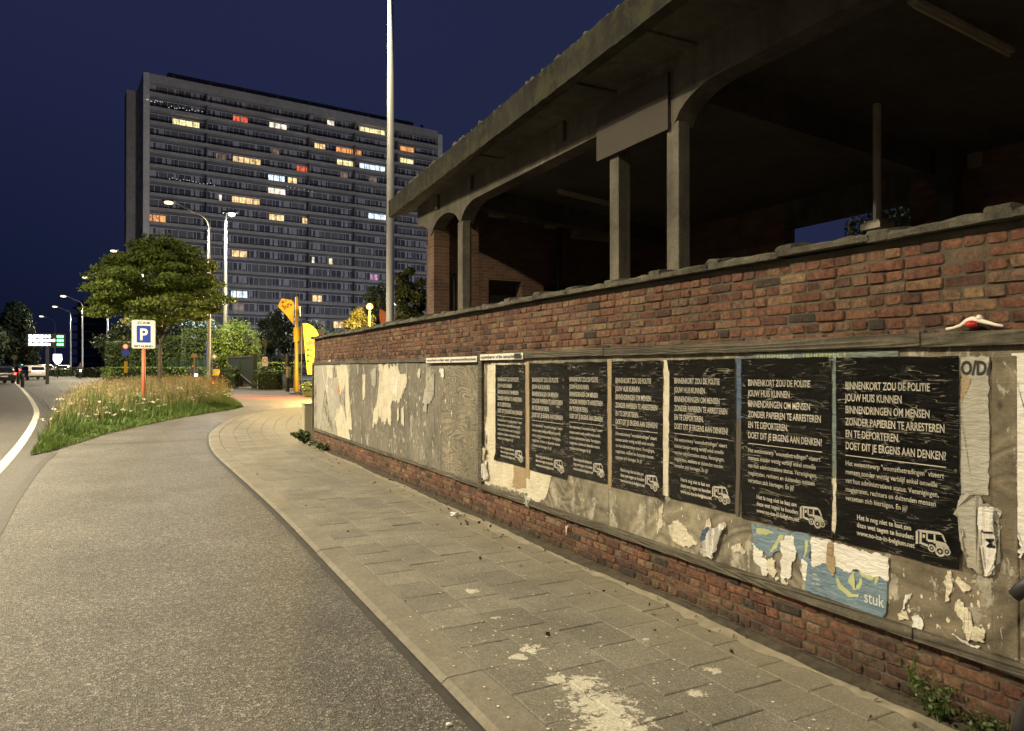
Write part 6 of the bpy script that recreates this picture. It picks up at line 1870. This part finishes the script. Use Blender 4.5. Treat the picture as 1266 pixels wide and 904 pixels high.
# ================================================================== CARS
def make_car(name, label, mats, lights_on=True, headlights=False):
    """hatchback: x forward, 4.1 m long; rear towards -x"""
    root = thing(name, label, 'car')
    half = [(-2.02, .42), (-2.05, .72), (-1.98, .98), (-1.72, 1.36), (-1.25, 1.47), (-.2, 1.49), (.35, 1.40), (.98, 1.02), (1.75, .90), (2.03, .66), (2.05, .40), (1.9, .22), (-1.9, .24)]
    mb = MB(); n = len(half)
    secs = []
    for y_, ins, up in ((-.88, 0.0, 0), (-.80, 0, 0), (-.62, 0, .0), (0, 0, .015), (.62, 0, 0), (.80, 0, 0), (.88, 0, 0)):
        ring = []
        for x_, z_ in half:
            tumble = max(0, (z_ - .9)) * .42
            yy = y_ * (1 - tumble * .5) if abs(y_) > .7 else y_
            if abs(y_) > .85: xx, z2 = x_ * .965, (z_ - .75) * .90 + .75
            else: xx, z2 = x_, z_ + up
            ring.append((xx, yy, z2))
        secs.append(ring)
    vs_ = [p for r__ in secs for p in r__]
    fs = [(i * n + k, i * n + (k + 1) % n, (i + 1) * n + (k + 1) % n, (i + 1) * n + k) for i in range(6) for k in range(n)] + [tuple(range(n)), tuple(range(7 * n - 1, 6 * n - 1, -1))]
    mb.add(vs_, fs); mb.build('body', mats, root, True)
    gl = M['car_glass']
    MB().add([(-2.0, -.60, 1.0), (-2.0, .60, 1.0), (-1.76, .54, 1.33), (-1.76, -.54, 1.33)], [(0, 1, 2, 3)]).build('rear_window', gl, root)
    MB().add([(1.02, -.62, 1.03), (1.02, .62, 1.03), (.37, .56, 1.41), (.37, -.56, 1.41)], [(0, 1, 2, 3)]).build('windscreen', gl, root)
    for s in (-1, 1):
        MB().add([(-1.55, s * .885, 1.0), (.75, s * .885, 1.0), (.25, s * .79, 1.36), (-1.35, s * .79, 1.38)], [(0, 1, 2, 3)]).build('side_window', gl, root)
        for x_ in (-1.28, 1.28):
            w = MB().tube([(x_, s * .72, .32), (x_, s * .90, .32)], .32, 16); wo = w.build('wheel', M['tyre'], root)
            MB().tube([(x_, s * .89, .32), (x_, s * .91, .32)], .20, 12).build('rim', M['steel_galv'], wo)
        MB().box(-2.07, -1.96, s * .78 - .14, s * .78 + .08, .74, .92).build('tail_light', M['tail'] if lights_on else M['tail_off'], root, bevel=.02)
        MB().box(1.93, 2.07, s * .70 - .16, s * .70 + .10, .62, .74).build('headlight', M['head'] if headlights else M['steel_galv'], root, bevel=.02)
    MB().box(-2.08, -2.04, -.26, .26, .55, .66).build('number_plate', M['sign_white'], root)
    MB().box(-2.075, -1.95, -.72, .72, .24, .42).build('rear_bumper', M['tyre'], root)
    return root
M['car_white'] = plain('white_car_paint', (0.62, 0.60, 0.55), 0.25, 0.03, 2)
M['car_dark'] = plain('dark_car_paint', (0.03, 0.032, 0.04), 0.25, 0.1, 2)
M['car_grey'] = plain('grey_car_paint', (0.16, 0.16, 0.17), 0.25, 0.1, 2)
M['car_glass'] = plain('car_glass', (0.015, 0.015, 0.02), 0.08, 0.1, 2)
M['tyre'] = plain('tyre_rubber', (0.02, 0.02, 0.02), 0.85, 0.1, 5)
M['tail'] = glow('tail_lamp', (1, .05, .03), 9); M['tail_off'] = plain('tail_lens', (.35, .02, .02), .3, .1, 5); M['head'] = glow('head_lamp', (1, .93, .8), 25)
car = make_car('parked_car', 'white hatchback seen from behind, parked left of the electronic sign', M['car_white'], False)
car2 = make_car('parked_car', 'dark car parked just left of and beyond the white hatchback', M['car_dark'], True)
car3 = make_car('oncoming_car', 'car with bright headlights far down the road right of the electronic sign post', M['car_grey'], False, True)
def put(o, u, t, heading, shift=0):
    b = gt(u, t); o.location = b; o.rotation_euler = (0, 0, heading)
hd_ = math.atan2(1.0, -.22)
put(car, 40.5, 77, hd_ + .14); put(car2, 29, 92, hd_ + .1); put(car3, 78, 100, hd_ + math.pi - .2)
queue = [(-3, 62, 'red lit rear of a car cut by the left edge of the picture'), (5.5, 105, 'car with red tail lights in the far queue, nearest of the two'), (13, 135, 'car with red tail lights in the far queue, the farther one')]
for u, t, lab in queue:
    c_ = copy_tree(car2); c_['label'] = lab; c_['group'] = 'cars queueing with red tail lights'; c_.name = 'queueing_car'; put(c_, u, t, hd_ + .15)
c_ = copy_tree(car); c_.name = 'parked_car'; c_['label'] = 'small pale parked car right of the white hatchback, farther off'; put(c_, 53, 118, hd_ + .3)

# ================================================================== PEOPLE
SK = plain('skin', (0.42, 0.25, 0.17), 0.6, 0.08, 8)
def skinned(name, joints, bones, mat, parent, sub=1):
    """one continuous body grown round a skeleton; joints: name -> (point, radius)"""
    ks = list(joints); me = bpy.data.meshes.new(name)
    me.from_pydata([joints[k][0] for k in ks], [(ks.index(a), ks.index(b)) for a, b in bones], [])
    o = bpy.data.objects.new(name, me); link(o, parent)
    md = o.modifiers.new('skin', 'SKIN')
    for i, k in enumerate(ks):
        r_ = joints[k][1]; sv = me.skin_vertices[0].data[i]; sv.radius = (r_, r_) if not isinstance(r_, tuple) else r_
        sv.use_root = (i == 0)
    md.use_smooth_shade = True
    if sub: s = o.modifiers.new('sub', 'SUBSURF'); s.levels = s.render_levels = sub
    for m_ in (mat if isinstance(mat, list) else [mat]): me.materials.append(m_)
    return o
def make_bicycle(parent, frame_mat):
    for x_ in (-.53, .53):
        w = MB(); n = 24
        pts_ = [(x_ + .33 * math.cos(6.283 * i / n), 0, .35 + .33 * math.sin(6.283 * i / n)) for i in range(n + 1)]
        w.tube(pts_, .02, 6, False); wo = w.build('wheel', M['tyre'], parent, True)
        sp = MB()
        for i in range(10): sp.bar((x_, 0, .35), (x_ + .32 * math.cos(i * .628), 0, .35 + .32 * math.sin(i * .628)), .006)
        tag(sp.build('spokes', M['steel_galv'], wo), kind='stuff')
    f = MB()
    bb, seat, head, rear, front = (-.08, 0, .30), (-.20, 0, .86), (.36, 0, .88), (-.53, 0, .35), (.53, 0, .35)
    for a, b in ((bb, seat), (bb, head), ((-.19, 0, .80), head), (rear, bb), (rear, (-.18, 0, .78)), (head, front)): f.tube([a, b], .017, 8)
    f.build('frame', frame_mat, parent, True)
    MB().tube([(.34, 0, .86), (.31, 0, 1.02), (.31, -.1, 1.04), (.24, -.28, 1.03)], .014, 8).build('handlebar', M['steel_dark'], parent, True)
    MB().tube([(.31, 0, 1.02), (.31, .1, 1.04), (.24, .28, 1.03)], .014, 8).build('handlebar', M['steel_dark'], parent, True)
    MB().lathe((-.22, 0, .90), [(.04, 0), (.10, .02), (.11, .05), (.05, .07)], 10).build('saddle', M['tyre'], parent, True)
    MB().lathe((-.62, 0, .12), [(.02, .45), (.05, .46), (.05, .54), (.02, .55)], 8).build('mudguard', M['black'], parent, True)
    MB().tube([(bb[0], -.09, .30), (bb[0] + .12, -.10, .20)], .014, 6).build('crank', M['steel_galv'], parent)
    MB().tube([(bb[0], .09, .30), (bb[0] - .12, .10, .40)], .014, 6).build('crank', M['steel_galv'], parent)
def rider(label, u, t, heading, top_mat, short_mat, vest_mat=None, light='tail'):
    b = gt(u, t)
    bike = thing('bicycle', label[1], 'bicycle', b, heading)
    make_bicycle(bike, M['steel_dark'])
    if light == 'tail': MB().lathe((-.70, 0, .60), [(.02, 0), (.055, .02), (.055, .09), (.02, .11)], 10).build('tail_light', M['bike_tail'], bike, True)
    else: MB().lathe((.46, 0, .88), [(.03, 0), (.09, .02), (.09, .14), (.03, .16)], 10).build('headlight', M['bike_head'], bike, True)
    per = thing('person', label[0], 'person', b, heading)
    J = dict(pelvis=((-.20, 0, .98), (.15, .16)), waist=((-.12, 0, 1.12), (.125, .145)), chest=((.0, 0, 1.32), (.14, .18)), neck0=((.05, 0, 1.46), .065), neck=((.07, 0, 1.52), .055),
             shL=((.03, .17, 1.41), .065), elL=((.14, .26, 1.20), .045), wrL=((.24, .26, 1.07), .03), shR=((.03, -.17, 1.41), .065), elR=((.14, -.26, 1.20), .045), wrR=((.24, -.26, 1.07), .03))
    skinned('torso', J, [('pelvis', 'waist'), ('waist', 'chest'), ('chest', 'neck0'), ('neck0', 'neck'), ('chest', 'shL'), ('shL', 'elL'), ('elL', 'wrL'), ('chest', 'shR'), ('shR', 'elR'), ('elR', 'wrR')], top_mat, per)
    L = dict(root=((-.20, 0, .95), .13), hL=((-.16, .10, .93), .10), kL=((.14, .12, .62), .065), aL=((-.10, .11, .30), .038), tL=((.03, .11, .26), .032), hR=((-.16, -.10, .93), .10), kR=((.20, -.12, .66), .065), aR=((.02, -.11, .24), .038), tR=((.15, -.11, .20), .032))
    skinned('legs', L, [('root', 'hL'), ('hL', 'kL'), ('kL', 'aL'), ('aL', 'tL'), ('root', 'hR'), ('hR', 'kR'), ('kR', 'aR'), ('aR', 'tR')], short_mat, per)
    H = dict(n=((.07, 0, 1.52), .05), jaw=((.10, 0, 1.59), (.065, .06)), mid=((.10, 0, 1.66), (.085, .075)), top=((.09, 0, 1.74), (.07, .065)))
    skinned('head', H, [('n', 'jaw'), ('jaw', 'mid'), ('mid', 'top')], SK, per)
    MB().lathe((.07, 0, 1.64), [(.075, 0), (.098, .04), (.095, .10), (.06, .145), (.01, .16)], 12).build('hair', M['black'], per, True)
    for s in (-1, 1):
        hnd = MB(); hnd.obox((.25, s * .265, 1.05), (.035, 0, 0), (0, .04, 0), (0, 0, .02))
        for q in range(4): hnd.tube([(.27, s * (.235 + .02 * q), 1.055), (.30, s * (.235 + .02 * q), 1.045), (.295, s * (.235 + .02 * q), 1.02)], .009, 5)
        hnd.tube([(.25, s * .225, 1.05), (.275, s * .215, 1.03)], .010, 5)
        hnd.build('hand', SK, per, True)
    if vest_mat:
        V = MB(); rings = [(-.20, 1.08, .165, .185), (-.13, 1.14, .17, .19), (-.05, 1.26, .175, .205), (.02, 1.38, .17, .215), (.04, 1.44, .12, .17)]
        n = 16; vs_ = []
        for x_, z_, rx, ry in rings: vs_ += [(x_ + rx * math.cos(6.283 * i / n), ry * math.sin(6.283 * i / n), z_) for i in range(n)]
        V.add(vs_, [(i * n + k, i * n + (k + 1) % n, (i + 1) * n + (k + 1) % n, (i + 1) * n + k) for i in range(4) for k in range(n)])
        vo = V.build('vest', vest_mat, per, True)
        B_ = MB(); x_, z_, rx, ry = -.09, 1.22, .182, .208
        vs_ = [(x_ + dx + rx * math.cos(6.283 * i / n), ry * math.sin(6.283 * i / n), z_ + dz) for dx, dz in ((0, 0), (.02, .035)) for i in range(n)]
        B_.add(vs_, [(k, (k + 1) % n, (k + 1) % n + n, k + n) for k in range(n)]); B_.build('reflective_band', M['sign_white'], vo)
    return per
M['bike_tail'] = glow('bike_tail_lamp', (1, .03, .03), 22); M['bike_head'] = glow('bike_head_lamp', (1, .9, .7), 40)
M['hi_vis'] = plain('hi_vis_yellow', (0.80, 0.62, 0.03), 0.6, 0.08, 5)
M['dark_cloth'] = plain('dark_clothing', (0.03, 0.03, 0.035), 0.8, 0.2, 8); M['maroon'] = plain('maroon_cloth', (0.20, 0.02, 0.025), 0.8, 0.15, 8)
rider(('cyclist seen from behind in a yellow safety vest and maroon trousers', 'bicycle with a red rear light ridden by the cyclist in the yellow vest'), 267.5, 42.5, R(90) - YAW + .12, M['dark_cloth'], M['maroon'], M['hi_vis'], 'tail')
rider(('cyclist in dark clothes riding towards the viewer far down the cycle path', 'bicycle with a glowing white headlight far down the cycle path'), 99, 80, R(-80), M['dark_cloth'], M['dark_cloth'], None, 'head')
rider(('person in dark clothes on a bicycle behind the brown sign post', 'bicycle with a small yellow headlight behind the brown sign post'), 237, 50, R(-60), M['dark_cloth'], M['dark_cloth'], None, 'head')

# bicycle leaning at the wall near the camera; only its bar and mudguard reach into view
bk_ = thing('leaning_bicycle', 'black bicycle at the right edge, only its grip and front mudguard in view', 'bicycle')
MBK = MB()
gz_ = onX(1262, 680, 2.45)
bk_.location = (2.60, gz_.y - .30, 0)
# forward is +Y here
def C_(pts): return [Vector(p) for p in pts]
MB().tube([(-.34, .19, .99), (-.30, .15, 1.06), (-.20, .08, 1.10), (0, .0, 1.06), (.2, .04, 1.10), (.30, .02, 1.06), (.33, -.10, 1.0)], .013, 10).build('handlebar', M['steel_dark'], bk_, True)
MB().tube([(-.352, .215, .945), (-.340, .185, .985), (-.318, .16, 1.03), (-.298, .14, 1.075), (-.27, .12, 1.10)], [.019, .021, .020, .019, .017], 12).build('grip', M['black'], bk_, True)
MB().tube([(0, -.02, 1.06), (0, -.03, .82), (0, .02, .70)], .017, 8).build('stem', M['steel_dark'], bk_, True)
MB().tube([(0, .02, .70), (-.05, .03, .62), (-.05, .03, .34)], .014, 8).build('fork_blade', M['steel_dark'], bk_, True)
MB().tube([(0, .02, .70), (.05, .03, .62), (.05, .03, .34)], .014, 8).build('fork_blade', M['steel_dark'], bk_, True)
n = 28
MB().tube([(0, .03 + .32 * math.cos(6.283 * i / n), .34 + .32 * math.sin(6.283 * i / n)) for i in range(n + 1)], .018, 8, False).build('front_wheel', M['tyre'], bk_, True)
MB().tube([(0, .03 + .36 * math.cos(R(a_)), .34 + .36 * math.sin(R(a_))) for a_ in range(5, 150, 10)], .028, 8).build('mudguard', M['black'], bk_, True)
MB().tube([(0, -.03, .82), (0, -.55, .55)], .02, 8).build('down_tube', M['steel_dark'], bk_, True)
MB().lathe((-.13, .16, .62), [(.02, 0), (.05, .02), (.055, .08), (.04, .11)], 14).build('lamp', M['black'], bk_, True)
